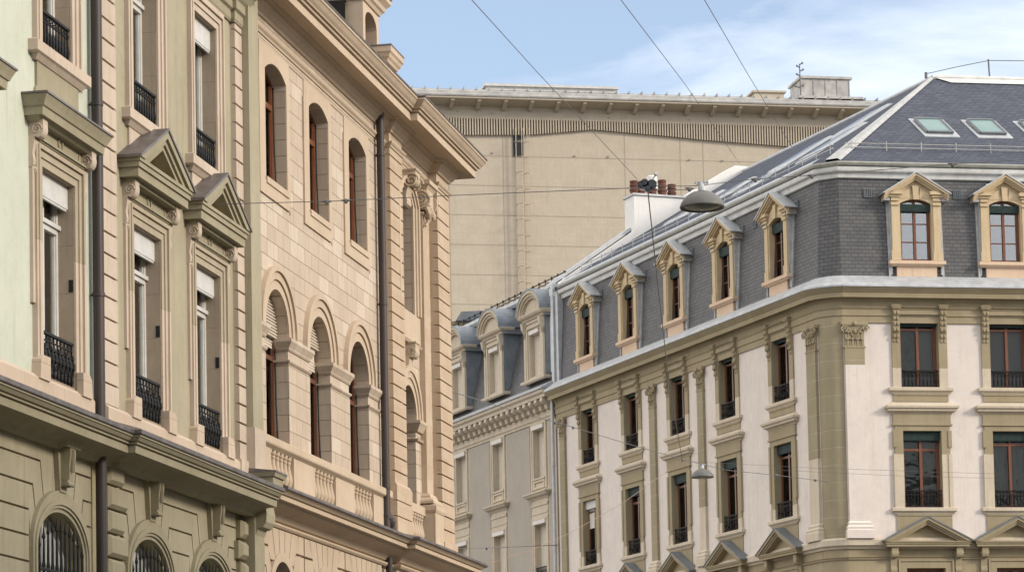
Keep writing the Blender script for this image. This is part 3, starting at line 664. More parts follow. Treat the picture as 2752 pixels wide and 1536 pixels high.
for i,c in enumerate(W3):
    window(HB,(c,-.25,12.17),1.22,1.75,dict(stB,ft=.09),rise=.17)
    # raised surround with an ear at the foot
    mb=MB(); hp=hole(c,1.235,12.16,13.92,.178,12)
    o=[(c-.90,12.03),(c+.78,12.03),(c+.78,12.2),(c+.90,12.2),(c+.90,14.30),(c-.90,14.30)]
    o=[(c-.93,11.93),(c+.76,11.93),(c+.76,11.83),(c+.80,11.83),(c+.80,14.32),(c-.93,14.32)]
    mb.prism(o,-.01,.016,[hp]); mb.prism([(c-.99,11.86),(c+.70,11.86),(c+.70,12.1),(c-.93,12.1),(c-.93,14.0),(c-.99,14.0)],-.01,.030)
    mb.box(c-.66,c+.62,.0,.05,12.06,12.16)
    part('window_surround',mb,M['sand'],HB)
for i,c in enumerate(W3L):
    st=dict(frame='wooddark',glass='glassd',transom=.80,ft=.075)
    window(HB,(c,-.27,8.02),1.34,1.74,dict(st,blind=(.10 if i<2 else .0),blindm='blind',bd=.05) if i<2 else st,rise=.67,name='arched_window')
    if i<2:
        mb=MB(); zb=9.74 if i==0 else 9.95
        hh=hole(c,1.30,zb,9.76,.65,16) if zb<=9.76 else [(c-math.sqrt(.65**2-(zb-9.76)**2),zb),(c+math.sqrt(.65**2-(zb-9.76)**2),zb)]+[p for p in arc(c,9.76,.65,.65,18,162,12)]
        mb.prism(hh,-.20,-.19); z=zb
        while z<10.36:
            hw=math.sqrt(max(.001,.64**2-max(0,z-9.76)**2)); mb.prism_s([(-.20,z),(-.165,z+.01),(-.165,z+.03),(-.20,z+.046)],c-hw,c+hw); z+=.05
        part('roller_shutter',mb,M['blind'],HB)
    mb=MB()
    archring(mb,c,9.76,.672,.672,.80,.80,-.01,.03,24); archring(mb,c,9.76,.80,.80,.83,.83,-.01,.018,24); archring(mb,c,9.76,.83,.83,.96,.96,-.01,.05,24); archring(mb,c,9.76,.96,.96,1.03,1.04,-.01,.085,24)
    part('archivolt',mb,M['sand'],HB)
for c in W3: 
    mb=MB(); mb.tube([(c+.59,-.17,12.18),(c+.575,-.19,13.0),(c+.59,-.2,13.9)],.012,5); part('shutter_cord',mb,M['iron'],HB)
for c in W3L:
    mb=MB(); mb.tube([(c+.65,-.18,8.05),(c+.635,-.20,8.7),(c+.65,-.21,9.7)],.012,5); part('shutter_cord',mb,M['iron'],HB)
# impost bands between the arches
ip=[(-.30,9.56),(.02,9.56),(.03,9.61),(.06,9.66),(.085,9.70),(.085,9.755),(-.30,9.755)]; ip2=[(-.30,9.35),(.015,9.35),(.04,9.38),(.04,9.405),(-.30,9.405)]
edges=[(-.42,W3L[0]-.67)]+[(W3L[k]+.67,W3L[k+1]-.67) for k in range(2)]+[(W3L[2]+.67,7.72)]
for a,b in edges:
    mb=MB(); pth=[(a,-.24),(a,0),(b,0),(b,-.24)] if b<7 else [(a,-.24),(a,0),(b,0)]
    for q in (ip,ip2): mb.sweep([(max(o,-.02) if o<0 else o,z) for o,z in q],pth)
    mb.box(a-.012,b+.012 if b<7 else b,-.24,.014,8.02,9.33)
    part('impost',mb,M['sandblock'],HB)
# window sill rail and balustrade
mb=MB(); mb.sweep([(-.02,7.80),(.05,7.80),(.09,7.83),(.12,7.85),(.13,7.87),(.13,7.97),(.11,7.985),(-.02,7.985)],[(-.42,0),(8.02,0),(8.02,-.1)]); part('balustrade_rail',mb,M['sand'],HB)
gaps=[(c-.67,c+.67) for c in W3L]
mb=MB(); xs=[-.42]+[v for g_ in gaps for v in g_]+[7.98]
for k in range(0,len(xs),2): mb.box(xs[k],xs[k+1],-.05,.075,7.10,7.80)
mb.box(-.42,7.98,-.05,.09,7.08,7.22); mb.box(-.42,7.98,-.40,-.2,7.05,8.0)
part('balustrade_pier_wall',mb,M['sand'],HB)
def baluster():
    mb=MB(); mb.lathe((0,0),[(.055,0),(.055,.05),(.035,.07),(.045,.11),(.068,.17),(.070,.22),(.05,.32),(.032,.41),(.030,.45),(.045,.47),(.045,.49),(.034,.505),(.055,.53),(.055,.585)],12); return mb.mesh('baluster',M['sand'],True)
bm_=baluster()
for a,b in gaps:
    for k in range(6): put('baluster',bm_,HB,(a+(b-a)*(k+.5)/6,.01,7.22))
# street cornice
lc=[(-.03,6.68),(.05,6.70),(.08,6.74),(.12,6.78),(.30,6.84),(.36,6.87),(.37,6.90),(.455,6.90),(.455,6.965),(.432,6.967),(.432,6.98),(.48,6.984),(.49,6.995),(.52,7.02),(.55,7.035),(-.03,7.10)]
pB=[(-.40,0),(8.36,0),(8.36,.14),(SE+.03,.14),(SE+.03,-3)]
mb=MB(); mb.sweep(lc,pB); part('street_cornice',mb,M['sand'],HB)
mb=MB(); mb.sweep([(-.03,7.104),(.562,7.038),(.575,7.05),(.575,7.09),(.53,7.11),(-.03,7.26)],pB); part('cornice_flashing',mb,M['leadroof'],HB)
# ground storey
mb=MB(); mb.prism([(-.42,0),(8.38,0),(8.38,6.9),(-.42,6.9)],-.36,-.02,[hole(c,1.3,.6,5.42,.65,16) for c in W3L]); part('ground_storey_wall',mb,M['sandblock'],HB)
mb=MB(); mb.prism([(8.38,0),(SE,0),(SE,6.9),(8.38,6.9)],-.4,.12); part('ground_storey_pavilion',mb,M['sandblock'],HB)
mb=MB(); mb.sweep([(-.03,6.59),(.06,6.59),(.09,6.62),(.09,6.65),(-.03,6.67)],[(-.4,0),(8.36,0),(8.36,.14),(SE,.14),(SE,-1)]); part('ground_string_course',mb,M['sand'],HB)
for c in W3L:
    mb=MB(); g_=.012
    # flat voussoirs fanning above the arch, then stepped blocks
    for k in range(-2,3):
        a0=(k-.5)*13; a1=(k+.5)*13
        def rp(a,z): return (c+(z-5.0)*math.tan(R(a)),z)
        lo=6.10-abs(k)*.02
        mb.prism([(rp(a0,lo)[0]+g_,lo),(rp(a1,lo)[0]-g_,lo),(rp(a1,6.57)[0]-g_,6.57),(rp(a0,6.57)[0]+g_,6.57)],-.03,.05)
    for sg in (-1,1):
        q=lambda pts:[(c+sg*x,z) for x,z in (pts if sg>0 else pts[::-1])]
        mb.prism(q([(.93,6.57),(.80,6.28),(1.27,6.28),(1.27,6.57)]),-.03,.05)
        mb.prism(q([(.77,6.24),(.60,5.83),(.82,5.7),(.92,5.95),(1.27,5.95),(1.27,6.24)]),-.03,.05)
        mb.prism(q([(.95,5.92),(.86,5.67),(1.0,5.45),(1.27,5.45),(1.27,5.92)]),-.03,.05)
        for z in range(16): mb.prism(q([(.68 if z else .72,5.42-z*.32),(.68,5.12-z*.32),(1.27,5.12-z*.32),(1.27,5.42-z*.32)]),-.03,.05) if 5.12-z*.32>.1 else None
    archring(mb,c,5.42,.65,.65,.80,.80,-.03,.07,20)
    part('voussoirs',mb,M['sand'],HB); window(HB,(c,-.28,.6),1.3,4.82,dict(frame='wooddark',glass='glassd',ft=.08),rise=.65,name='arched_window')
# quoin strips of the pavilion
mb=MB(); quoins(mb,8.43,9.41,8.15,14.44,-.02,.105,.267,.032); part('quoin_strip',mb,M['ash'],HB)
mb=MB(); quoins(mb,12.0,SE,7.42,14.44,-.02,.175,.267,.032); part('quoin_strip',mb,M['ash'],HB)
mb=MB(); quoins(mb,8.40,9.60,7.28,8.15,-.02,.15,.29,.022); mb.prism_s([(0,8.13),(.15,8.13),(.105,8.2),(0,8.2)],8.40,9.56); part('quoin_base',mb,M['ash'],HB)
mb=MB(); mb.box(11.96,SE+.06,-.02,.22,7.1,7.42); part('quoin_base',mb,M['ash'],HB)
# bay between: ionic half column on a pedestal
mb=MB(); mb.box(10.98,11.47,-.02,.115,8.2,13.66); part('column_shaft',mb,M['ash'],HB)
mb=MB(); mb.sweep([(-.02,8.05),(.15,8.05),(.15,8.10),(.12,8.14),(.07,8.17),(.07,8.20),(.04,8.25),(-.02,8.25)],[(10.98,0),(10.98,.115),(11.47,.115),(11.47,0)])
mb.box(10.86,11.58,-.02,.29,7.1,7.87); mb.sweep([(-.02,7.87),(.03,7.87),(.05,7.92),(.05,8.0),(-.02,8.05)],[(10.88,0),(10.88,.27),(11.56,.27),(11.56,0)])
part('pedestal',mb,M['sand'],HB)
def ionic(mb,s0,s1,zb,d):
    w_=s1-s0
    mb.sweep([(-.02,zb),(.02,zb),(.03,zb+.03),(.02,zb+.06),(-.02,zb+.06)],[(s0,0),(s0,d),(s1,d),(s1,0)])
    mb.box(s0-.03,s1+.03,-.02,d+.10,zb+.10,zb+.50)
    for x in (s0-.035,s1+.035):
        mb.tube([(x-.06 if x<s0 else x-.02,d*.9,zb+.30),(x+.02 if x<s0 else x+.06,d*.9,zb+.30)],.19,18)
        mb.tube(spiral((x+(-.062 if x<s0 else .062),d*.9,zb+.30),.165,2.4,'s',40),.024,6)
    mb.sweep([(-.02,zb+.50),(.04,zb+.50),(.08,zb+.56),(.12,zb+.58),(.12,zb+.66),(-.02,zb+.70)],[(s0,0),(s0,d+.06),(s1,d+.06),(s1,0)])
    for k in range(4): mb.blob(((s0+s1)/2+(k-1.5)*.1,d+.13,zb+.12-.03*k),(.05,.05,.09),6,4)
    mb.tube([(s0+.02,d+.08,zb+.14),(s0+.05,d+.12,zb+.02),(s0+.12,d+.10,zb-.07),(s0+.10,d+.06,zb-.16),(s0+.04,d+.05,zb-.22)],[.05,.05,.045,.04,.02],7)
mb=MB(); ionic(mb,10.98,11.47,13.66,.115); part('ionic_capital',mb,M['sand'],HB)
# upper bay window
window(HB,(BC,-.27,11.62),1.06,2.10,dict(stB,blind=1.,blindm='blind'),rise=.26)
mb=MB()
for (e,dd,t) in ((0,.045,.12),(.12,.075,.10),(.22,.11,.09)):
    hi=hole(BC,1.06+2*e,11.62,13.72,.26+e*.7,12)[2:]; ho=hole(BC,1.06+2*(e+t),11.62,13.72,.26+(e+t)*.7,12)[2:]
    hi=[(BC+.53+e,11.62)]+hi+[(BC-.53-e,11.62)]; ho=[(BC+.53+e+t,11.62)]+ho+[(BC-.53-e-t,11.62)]
    for k in range(len(hi)-1): mb.prism([hi[k],ho[k],ho[k+1],hi[k+1]],-.01,dd)
mb.box(BC-.9,BC+.86,-.01,.07,11.05,11.60); mb.sweep([(-.01,11.0),(.05,11.0),(.08,11.05),(-.01,11.05)],[(BC-.9,0),(BC-.9,.02),(BC+.86,.02),(BC+.86,0)])
part('window_surround',mb,M['sand'],HB)
mb=MB(); console(mb,BC-.14,BC+.24,14.28,.66,.26); mb.tube(spiral((BC-.155,.17,14.08),.15,2,'s',30),.022,5); mb.tube(spiral((BC+.255,.17,14.08),.15,2,'s',30),.022,5); part('scroll_keystone',mb,M['sand'],HB)
# lower bay window
window(HB,(BC,-.27,7.9),1.16,1.72,dict(frame='wooddark',glass='glassd',transom=.8,ft=.07),rise=.58,name='arched_window')
mb=MB(); archring(mb,BC,9.62,.58,.58,.70,.72,-.01,.035,20); archring(mb,BC,9.62,.70,.72,.80,.84,-.01,.06,20); archring(mb,BC,9.62,.80,.84,.89,.95,-.01,.09,20); part('archivolt',mb,M['sand'],HB)
mb=MB(); q=.15
for a,b in ((BC+.58,10.95),): 
    for pf in ([(-.02,9.40),(.03,9.40),(.09,9.52),(.11,9.55),(.11,9.60),(-.02,9.60)],[(-.02,9.22),(.03,9.22),(.05,9.26),(-.02,9.28)]): mb.sweep(pf,[(a,-.24),(a,.02),(b,.02),(b,-.02)])
part('impost',mb,M['sand'],HB)
mb=MB(); console(mb,BC-.13,BC+.19,10.98,.66,.20); part('scroll_keystone',mb,M['sand'],HB)
mb=MB(); mb.box(9.6,10.86,-.02,.10,7.80,7.96); mb.box(9.6,10.86,-.02,.13,7.1,7.24); part('balustrade_rail',mb,M['sand'],HB)
for k in range(6): put('baluster',bm_,HB,(9.75+k*.19,.04,7.22))
# entablature and great cornice
bed=[(-.03,14.70),(.03,14.70),(.05,14.74),(.08,14.76),(.11,14.81),(.16,14.84),(.17,14.88),(.23,14.92),(-.03,14.93)]
pbed=[(-.42,0),(8.43,0),(8.43,.105),(9.41,.105),(9.41,0),(12.0,0),(12.0,.175),(SE,.175),(SE,-3)]
mb=MB(); mb.sweep(bed,pbed); part('bed_moulding',mb,M['sand'],HB)
mb=MB(); mb.sweep([(-.02,14.42),(.02,14.42),(.03,14.45),(.06,14.48),(.07,14.51),(-.02,14.52)],pbed)
mb.sweep([(-.02,14.30),(.012,14.30),(.02,14.32),(-.02,14.33)],[(-.42,0),(8.43,0)]); part('astragal',mb,M['sand'],HB)
mb=MB(); mb.box(8.43,9.41,-.02,.10,14.52,14.70); part('frieze_block',mb,M['sand'],HB); mb=MB(); mb.box(12.0,SE,-.02,.17,14.52,14.70); part('frieze_block',mb,M['sand'],HB)
pc=[(-.42,0),(9.0,0),(9.0,.13),(SE,.13),(SE,-6)]
mb=MB(); mb.sweep([(-.4,14.935),(.36,14.925),(.46,14.895),(.50,14.895),(.50,15.03),(.478,15.032),(.478,15.048),(.54,15.052),(.55,15.08),(.53,15.082),(.53,15.094),(.585,15.10),(.59,15.12),(.63,15.16),(.67,15.22),(.69,15.235),(.69,15.27),(-.4,15.30)],pc); part('great_cornice',mb,M['sand'],HB)
mb=MB(); mb.sweep([(-.4,15.302),(.70,15.272),(.71,15.30),(.62,15.335),(-.4,15.42)],pc); part('cornice_flashing',mb,M['leadroof'],HB)
mb=MB(); mb.sweep([(-.5,15.36),(.36,15.36),(.30,15.52),(-.5,15.58)],[(-.42,0),(SE-.1,0),(SE-.1,-6)]); part('eaves_flashing',mb,masonry('weathered_pink_lead',(.40,.33,.30),(.46,.39,.36)),HB)
mb=MB(); mb.sweep([(-.6,15.5),(.12,15.5),(.12,15.60),(.15,15.62),(.15,15.66),(-.6,15.66)],[(-.42,0),(SE-.2,0),(SE-.2,-6)]); part('attic_curb',mb,M['sand'],HB)
mb=MB(); mb.prism([(-.42,15.6),(SE-1,15.6),(SE-3,19),(-.42,19)],-5,-4.9); mb.v=[]; mb.f=[]
mb.prism_s([(-.3,15.62),(-5.0,19.2),(-9,19.2),(-9,15.62)],-.42,SE-.6); part('roof',mb,M['slateroof'],HB)
mb=MB(); mb.box(-.42,SE-.05,-9,-.37,0,15.3); part('building_body',mb,M['sand'],HB)
# attic pedestal with cap
mb=MB(); mb.box(8.3,9.05,-.6,.10,15.3,16.0); mb.sweep([(-.02,15.98),(.03,15.98),(.05,16.03),(.08,16.06),(.10,16.12),(.13,16.15),(.13,16.25),(-.02,16.25)],[(8.3,-.6),(8.3,.10),(9.05,.10),(9.05,-.6)]); part('attic_pedestal',mb,M['sand'],HB)
mb=MB(); mb.sweep([(-.3,16.253),(.14,16.253),(.14,16.28),(-.3,16.33)],[(8.3,-.6),(8.3,.10),(9.05,.10),(9.05,-.6)]); part('pedestal_capping',mb,M['leadroof'],HB)
mb=MB(); mb.box(9.2,SE-.2,-.55,-.02,15.3,15.86); mb.box(9.2,SE-.16,-.60,.03,15.86,15.95); part('attic_parapet',mb,M['sand'],HB)
# stone dormer
dm=MB(); s0,s1=7.81,8.99
dm.prism([(s0,15.6),(s0+.16,15.6),(s0+.16,16.72)]+arc((s0+s1)/2,16.72,(s1-s0)/2-.16,.22,180,0,10)[1:-1]+[(s1-.16,16.72),(s1-.16,15.6),(s1,15.6),(s1,17.1),(s0,17.1)],-.50,-.2)
dm.box(s0,s0+.04,-1.6,-.50,15.6,17.1); dm.box(s1-.04,s1,-1.6,-.50,15.6,17.1)
dm.sweep([(-.1,17.04),(.03,17.04),(.06,17.10),(.10,17.13),(.12,17.2),(.2,17.28),(.2,17.36),(-.1,17.40)],[(s0,-1.6),(s0,-.2),(s1,-.2),(s1,-1.6)])
dob=part('stone_dormer',dm,M['sand'],HB)
mb=MB(); mb.sweep([(-.3,17.402),(.22,17.37),(.22,17.40),(-.3,17.9)],[(s0,-1.6),(s0,-.2),(s1,-.2),(s1,-1.6)]); part('dormer_roof',mb,M['leadroof'],dob)
window(HB,((s0+s1)/2,-.48,15.6),.86,1.12,dict(stB),rise=.2)
pipe(HB,7.72,.11,.072,7.2,14.93,(8.0,11.35,14.1,7.5)); pipe(HB,7.9,.10,.062,.1,6.75,(6.2,))
mb=MB(); mb.tube([(7.74,.10,7.6),(7.74,.12,7.45),(7.84,.16,7.3),(7.86,.2,7.18)],[.07,.09,.085,.07],10); mb.blob((7.80,.16,7.38),(.10,.10,.13),8,6); part('pipe_shoe',mb,M['pipe'],HB)

# ================================================================ corner building
HC=thing('corner_building',FC.m,'corner block of blush render with olive pilasters under a slate mansard roof, at right','building')
FM=FC.m.inverted()@FF.m
CA=(.62,0.); CB=(1.247,-.488); CF=(4.243,-15.44)
def corner_arc(b=.13,n=6,ext=0):
    a=Vector(CA); c=Vector(CB); t=(c-a); nn=Vector((-t.y,t.x)).normalized()
    return [tuple(a+t*(i/n)+nn*(4*b*(i/n)*(1-i/n))) for i in range(n+1)]
PC=[(-19.95,0)]+corner_arc(.09,5)+[CF]
WC=[-1.85-3.8*k for k in range(5)]; WF=[1.61+2.79*k for k in range(5)]
UP=(14.80,16.93); LO=(11.20,13.50); OW=1.19
def wall(a,b,cs,z0,z1,mat,name,extra=()):
    mb=MB(); mb.prism([(a,z0),(b,z0),(b,z1),(a,z1)],-.34,0,[hole(c,OW,*UP) for c in cs if z1>15]+[hole(c,OW,*LO) for c in cs if z1>15]+[hole(c,OW,6.3,9.40) for c in cs if z1<15]); part(name,mb,mat,HC)
def facade(cs,far,grime=0):
    for i,c in enumerate(cs):
        h=OW/2
        sty=dict(frame='wooddark' if far else 'wood',glass='glassd',transom=.83,box=.26,boxm='greenbox',boxd=.15,ft=.07)
        if not far and i==0: sty=dict(sty,blind=.98,blindm='slatblind',bd=0)
        if far: sty=dict(sty,curtain='full')
        sl=dict(sty)
        if not far and i==1: sl=dict(sty,curtain='split')
        if not far and i==0: sl=dict(sty,transom=.76)
        if far and i%2: sl=dict(sty,curtain='split',transom=.78)
        if far and i in (4,): sl=dict(sty,box=.26,blind=.42,blindm='blindw',bd=.06,boxm='white')
        window(HC,(c,-.22,UP[0]),OW-.01,UP[1]-UP[0],sty); window(HC,(c,-.22,LO[0]),OW-.01,LO[1]-LO[0],sl)
        window(HC,(c,-.22,6.3),OW-.01,3.1,dict(frame='wood',glass='glassd',transom=.8,ft=.07))
        # olive reveals and surround, pale stone below
        for (a,b,zc,nm) in ((UP[0],UP[1],15.38,'u'),(LO[0],LO[1],11.55 if far else 12.80,'l')):
            mb=MB()
            for sg in (-1,1):
                x0,x1=sorted((c+sg*(h-.008),c+sg*(h+.02))); mb.box(x0,x1,-.33,.01,a,b)
                x0,x1=sorted((c+sg*h,c+sg*(h+.26))); mb.box(x0,x1,-.01,.05,zc,b+.17 if nm=='l' else b+.1)
                if nm=='l':
                    x0,x1=sorted((c+sg*(h+.20),c+sg*(h+.31))); mb.box(x0,x1,-.01,.075,zc+.2,b-.0)
            mb.box(c-h,c+h,-.33,.03,b-.008,b+.02)
            if nm=='l': mb.box(c-h,c+h,-.01,.05,b,b+.17)
            part('window_surround',mb,M['oliveC'],HC)
            for sg in (-1,1):
                mb=MB()
                x0,x1=sorted((c+sg*h,c+sg*(h+.26))); mb.box(x0,x1,-.01,.05,a,zc-.003)
                if nm=='l': x0,x1=sorted((c+sg*(h+.20),c+sg*(h+.31))); mb.box(x0,x1,-.01,.075,a,zc-.003)
                part('surround_foot',mb,M['cream'],HC)
            mb=MB(); mb.sweep([(-.02,a-.19),(.04,a-.19),(.06,a-.15),(.11,a-.11),(.12,a-.10),(.12,a-.015),(.10,a),(-.02,a)],[(c-h-.28,-.001),(c-h-.28,0),(c+h+.28,0),(c+h+.28,-.001)]); mb.box(c-h+.01,c+h-.01,-.3,.0,a-.05,a-.004)
            part('window_sill',mb,M['cream'],HC)
            mb=MB(); mb.box(c-h-.26,c+h+.26,-.01,.03,a-(.42 if nm=='u' else 1.2),a-.19); mb.box(c-h-.26,c+h+.26,-.01,.05,a-.24,a-.19); part('apron',mb,M['oliveC'],HC)
            put('railing',cached('rC'+nm,lambda:railing(OW-.02,.52,'plain' if nm=='l' else 'baluster').mesh('railing',M['iron'])),HC,(c,-.05,a))
        # window hood of the lower storey
        mb=MB(); mb.box(c-h-.30,c+h+.30,-.01,.06,13.68,14.03); mb.box(c-h-.34,c+h+.34,-.01,.085,13.655,13.70); part('hood_frieze',mb,M['oliveC'],HC)
        mb=MB(); mb.sweep([(-.02,13.98),(.04,13.98),(.07,14.04),(.16,14.08),(.17,14.13),(.22,14.17),(.23,14.23),(-.02,14.37)],[(c-h-.30,-.001),(c-h-.30,0),(c+h+.30,0),(c+h+.30,-.001)]); part('window_hood',mb,M['cream'],HC)
        # carved brackets beside the upper window, bead row between
        for sg in (-1,1):
            x=c+sg*(h+.14); mb=MB()
            mb.prism_s([(0,17.12),(.17,17.12),(.16,16.95),(.10,16.85),(.13,16.65),(.12,16.5),(.06,16.38),(.08,16.3),(.03,16.15),(0,16.12)],x-.10,x+.10)
            for q,(zz,dd) in enumerate(((17.02,.18),(16.86,.13),(16.7,.15),(16.52,.13),(16.33,.09),(16.2,.05))):
                mb.blob((x-.05,dd,zz),(.05,.035,.07),6,4); mb.blob((x+.05,dd,zz),(.05,.035,.07),6,4)
            mb.sweep([(-.01,17.12),(.02,17.12),(.05,17.2),(.07,17.24),(-.01,17.28)],[(x-.10,0),(x-.10,.17),(x+.10,.17),(x+.10,0)])
            for q in range(4): mb.box(x-.10+q*.055,x-.07+q*.055,.18,.225,17.14,17.2)
            part('carved_bracket',mb,M['oliveC'],HC)
        mb=MB(); mb.box(c-h-.03,c+h+.03,-.01,.12,16.98,17.12)
        for q in range(16): mb.blob((c-h+.04+q*(OW-.08)/15,.14,17.19),(.026,.04,.035),6,4)
        mb.box(c-h-.03,c+h+.03,-.01,.14,17.12,17.14); part('bead_row',mb,M['oliveC'],HC)
        # pediment of the storey below
        mb=MB(); rf=MB(); pediment(mb,rf,c,1.36,10.02,.86,.38,.16,.20,.2); part('pediment',mb,M['oliveC'],HC); part('pediment_roof',rf,M['slatecap'],HC)
        for sg in (-1,1):
            mb=MB(); console(mb,c+sg*1.0-.10,c+sg*1.0+.10,10.0,.75,.24); part('scroll_bracket',mb,M['oliveC'],HC)
        mb=MB(); ring(mb,c-.80,c+.80,6.3,9.60,.20,-.01,.05); ring(mb,c-.86,c+.86,6.3,9.66,.06,-.01,.08); part('ground_surround',mb,M['oliveC'],HC)
        dormer(c,far)
M['zincd']=plain('blue_grey_zinc',(.17,.195,.22),.5,.25,.4,(.24,.265,.29),3,.12)
M['slatecap']=plain('grey_sheet_roof',(.12,.135,.15),.5,.1,.4,(.16,.175,.19),3,.1)
def dormer(c,far):
    h=.485; z0,z1=18.62,20.34
    mb=MB(); d0=-.9; df=.06
    # piers, arched lintel with sunk panels and keystone
    hi=hole(c,2*h,z0,z1,.14,10)
    mb.prism([(c-.76,z0),(c+.76,z0),(c+.76,20.62),(c-.76,20.62)],-.22,df,[hi])
    mb.prism([(c-.98,20.60),(c+.98,20.60),(c,21.12)],-.22,df-.03)
    for sg in (-1,1):
        x=c+sg*.65
        mb.box(x-.14,x+.14,df-.01,df+.05,18.62,18.9); mb.box(x-.11,x+.11,df-.01,df+.035,18.9,20.35)
        mb.box(x-.13,x+.13,df-.01,df+.075,20.28,20.36); mb.box(x-.12,x+.12,df-.01,df+.06,20.42,20.5); mb.box(x-.16,x+.16,df-.01,df+.09,20.52,20.60)
        mb.box(min(x-.22,x+.22),max(x-.22,x+.22),-.3,df+.15,20.60,20.70)
    mb.prism([(c-.07,20.46),(c+.07,20.46),(c+.10,20.88),(c-.10,20.88)],df-.05,df+.06)
    for sg in (-1,1):
        q=[(c+sg*.14,20.50),(c+sg*.52,20.50),(c+sg*.50,20.60),(c+sg*.15,20.82)]; q=q if sg>0 else q[::-1]; mb.prism(q,df-.05,df+.01)
        # raking moulding
        for (o1,o2,dd) in ((.0,.08,.20),(.08,.14,.15),(.14,.20,.10)):
            k=.60; za=21.24
            q=[(c,za-o1),(c+sg*1.0,za-o1-k*1.0),(c+sg*1.0,za-o2-k*1.0),(c,za-o2)]; q=q if sg<0 else q[::-1]; mb.prism(q,-.2,df+dd)
    part('dormer',mb,M['sandC'],HC); d=bpy.context.scene.objects[-1] if False else LAST[0]
    rf=MB()
    for sg in (-1,1):
        q=[(c,21.245),(c+sg*1.06,21.245-.61*1.06),(c+sg*1.06,21.28-.61*1.06),(c,21.285)]; q=q if sg>0 else q[::-1]; rf.prism(q,-1.3,df+.23)
    part('dormer_roof',rf,M['zinc'],d)
    for sg in (-1,1):
        mb=MB()
        x0,x1=sorted((c+sg*.76,c+sg*.80)); mb.prism_s([(df-.04,18.2),(df-.02,20.62),(-1.0,20.62),(-.6,18.2)],x0,x1)
        x0,x1=sorted((c+sg*.80,c+sg*.86)); mb.prism_s([(0.02,18.15),(-.14,20.6),(-.3,20.6),(-.3,18.15)],x0,x1)
        x0,x1=sorted((c+sg*.80,c+sg*1.0)); mb.prism_s([(df+.05,20.42),(df+.05,20.64),(-.3,20.64),(-.3,20.42)],x0,x1)
        part('dormer_cheek_flashing',mb,M['hipz'],d)
    mb=MB(); mb.sweep([(-.2,18.44),(.05,18.44),(.08,18.48),(.13,18.50),(.13,18.60),(-.2,18.62)],[(c-.74,df-.08),(c-.74,df-.02),(c+.74,df-.02),(c+.74,df-.08)]); part('dormer_sill',mb,M['pinkC'],d)
    mb=MB(); mb.box(c-.62,c+.62,-.3,df-.02,18.13,18.44); part('dormer_apron',mb,M['pinkC'],d)
    sty=dict(frame='wooddark' if far else 'wood',glass='glassd' if far else 'glasssky',box=.20 if not far else .26,boxm='greenbox',boxd=.12,ft=.06,bars=(.34,.66))
    st=dict(sty); 
    window(HC,(c,-.13 if not far else -.16,z0),2*h-.01,z1-z0,st,rise=.13,name='dormer_window')
M['sandC']=masonry('carved_dormer_stone',(.54,.42,.26),(.60,.48,.32),dirt=(.27,.20,.11),dirt_amt=.4,streak=.4,grain=35)
M['pinkC']=masonry('pink_stone_apron',(.62,.45,.32),(.67,.51,.38),dirt=(.40,.29,.19),dirt_amt=.3,streak=.4,grain=30)
LAST=[None]
_p=part
def part(name,*a,**k):
    o=_p(name,*a,**k)
    LAST[0]=o; return o
# street side
wall(-19.95,.60,WC,10.2,17.2,M['blush'],'side_wall'); wall(-19.95,.60,WC,0,10.2,M['oliveC'],'ground_wall'); facade(WC,True)
BASE=FM
wall(-.74,14.4,WF,10.2,17.2,M['blush'],'front_wall'); wall(-.74,14.4,WF,0,10.2,M['oliveC'],'ground_wall'); facade(WF,False)
# pilasters
def pilaster(c,w_,zsplit,d=.09):
    mb=MB(); mb.box(c-w_/2,c+w_/2,-.01,d,zsplit,16.05); part('pilaster',mb,M['olivejoint'],HC)
    mb=MB(); mb.box(c-w_/2,c+w_/2,-.01,d,10.8,zsplit-.003); 
    mb.sweep([(-.01,10.28),(.12,10.28),(.12,10.52),(.09,10.55),(.10,10.62),(.05,10.68),(.06,10.74),(.0,10.80),(-.01,10.80)],[(c-w_/2,0),(c-w_/2,d),(c+w_/2,d),(c+w_/2,0)]); part('pilaster_foot',mb,M['blush'] if zsplit>13 else M['cream'],HC)
    mb=MB(); volute_cap(mb,c,w_,16.0,16.74,d*1.2); part('corinthian_capital',mb,M['oliveC'],HC)
pilaster(-.41,.60,15.46)
BASE=None
pilaster(.26,.60,12.75); pilaster(-7.60,.46,12.2); pilaster(-11.42,.46,10.83); pilaster(-19.35,.46,10.83)
# round corner column
mb=MB(); ca=corner_arc(.17,10); inn=[(.5,-.5)]; pts=ca
vs=[];fs=[]
for x,y in pts: vs+=[(x,y,10.3),(x,y,16.9)]
n=len(pts); fs=[(2*i,2*i+2,2*i+3,2*i+1) for i in range(n-1)]; mb.add(vs+[(CA[0],-.6,10.3),(CA[0],-.6,16.9)],fs+[(0,1,2*n+1,2*n),(2*n-2,2*n-1,2*n+1,2*n)])
part('corner_column',mb,M['olivejoint'],HC,smooth=True)
mb=MB(); ca=[(x,y) for x,y in corner_arc(.10,6)]
mb.sweep([(-.3,0),(-.0,0),(-.0,10.0),(-.3,10.0)],[(.55,0)]+ca+[(1.25,-.55)]); part('corner_column_base',mb,M['oliveC'],HC)
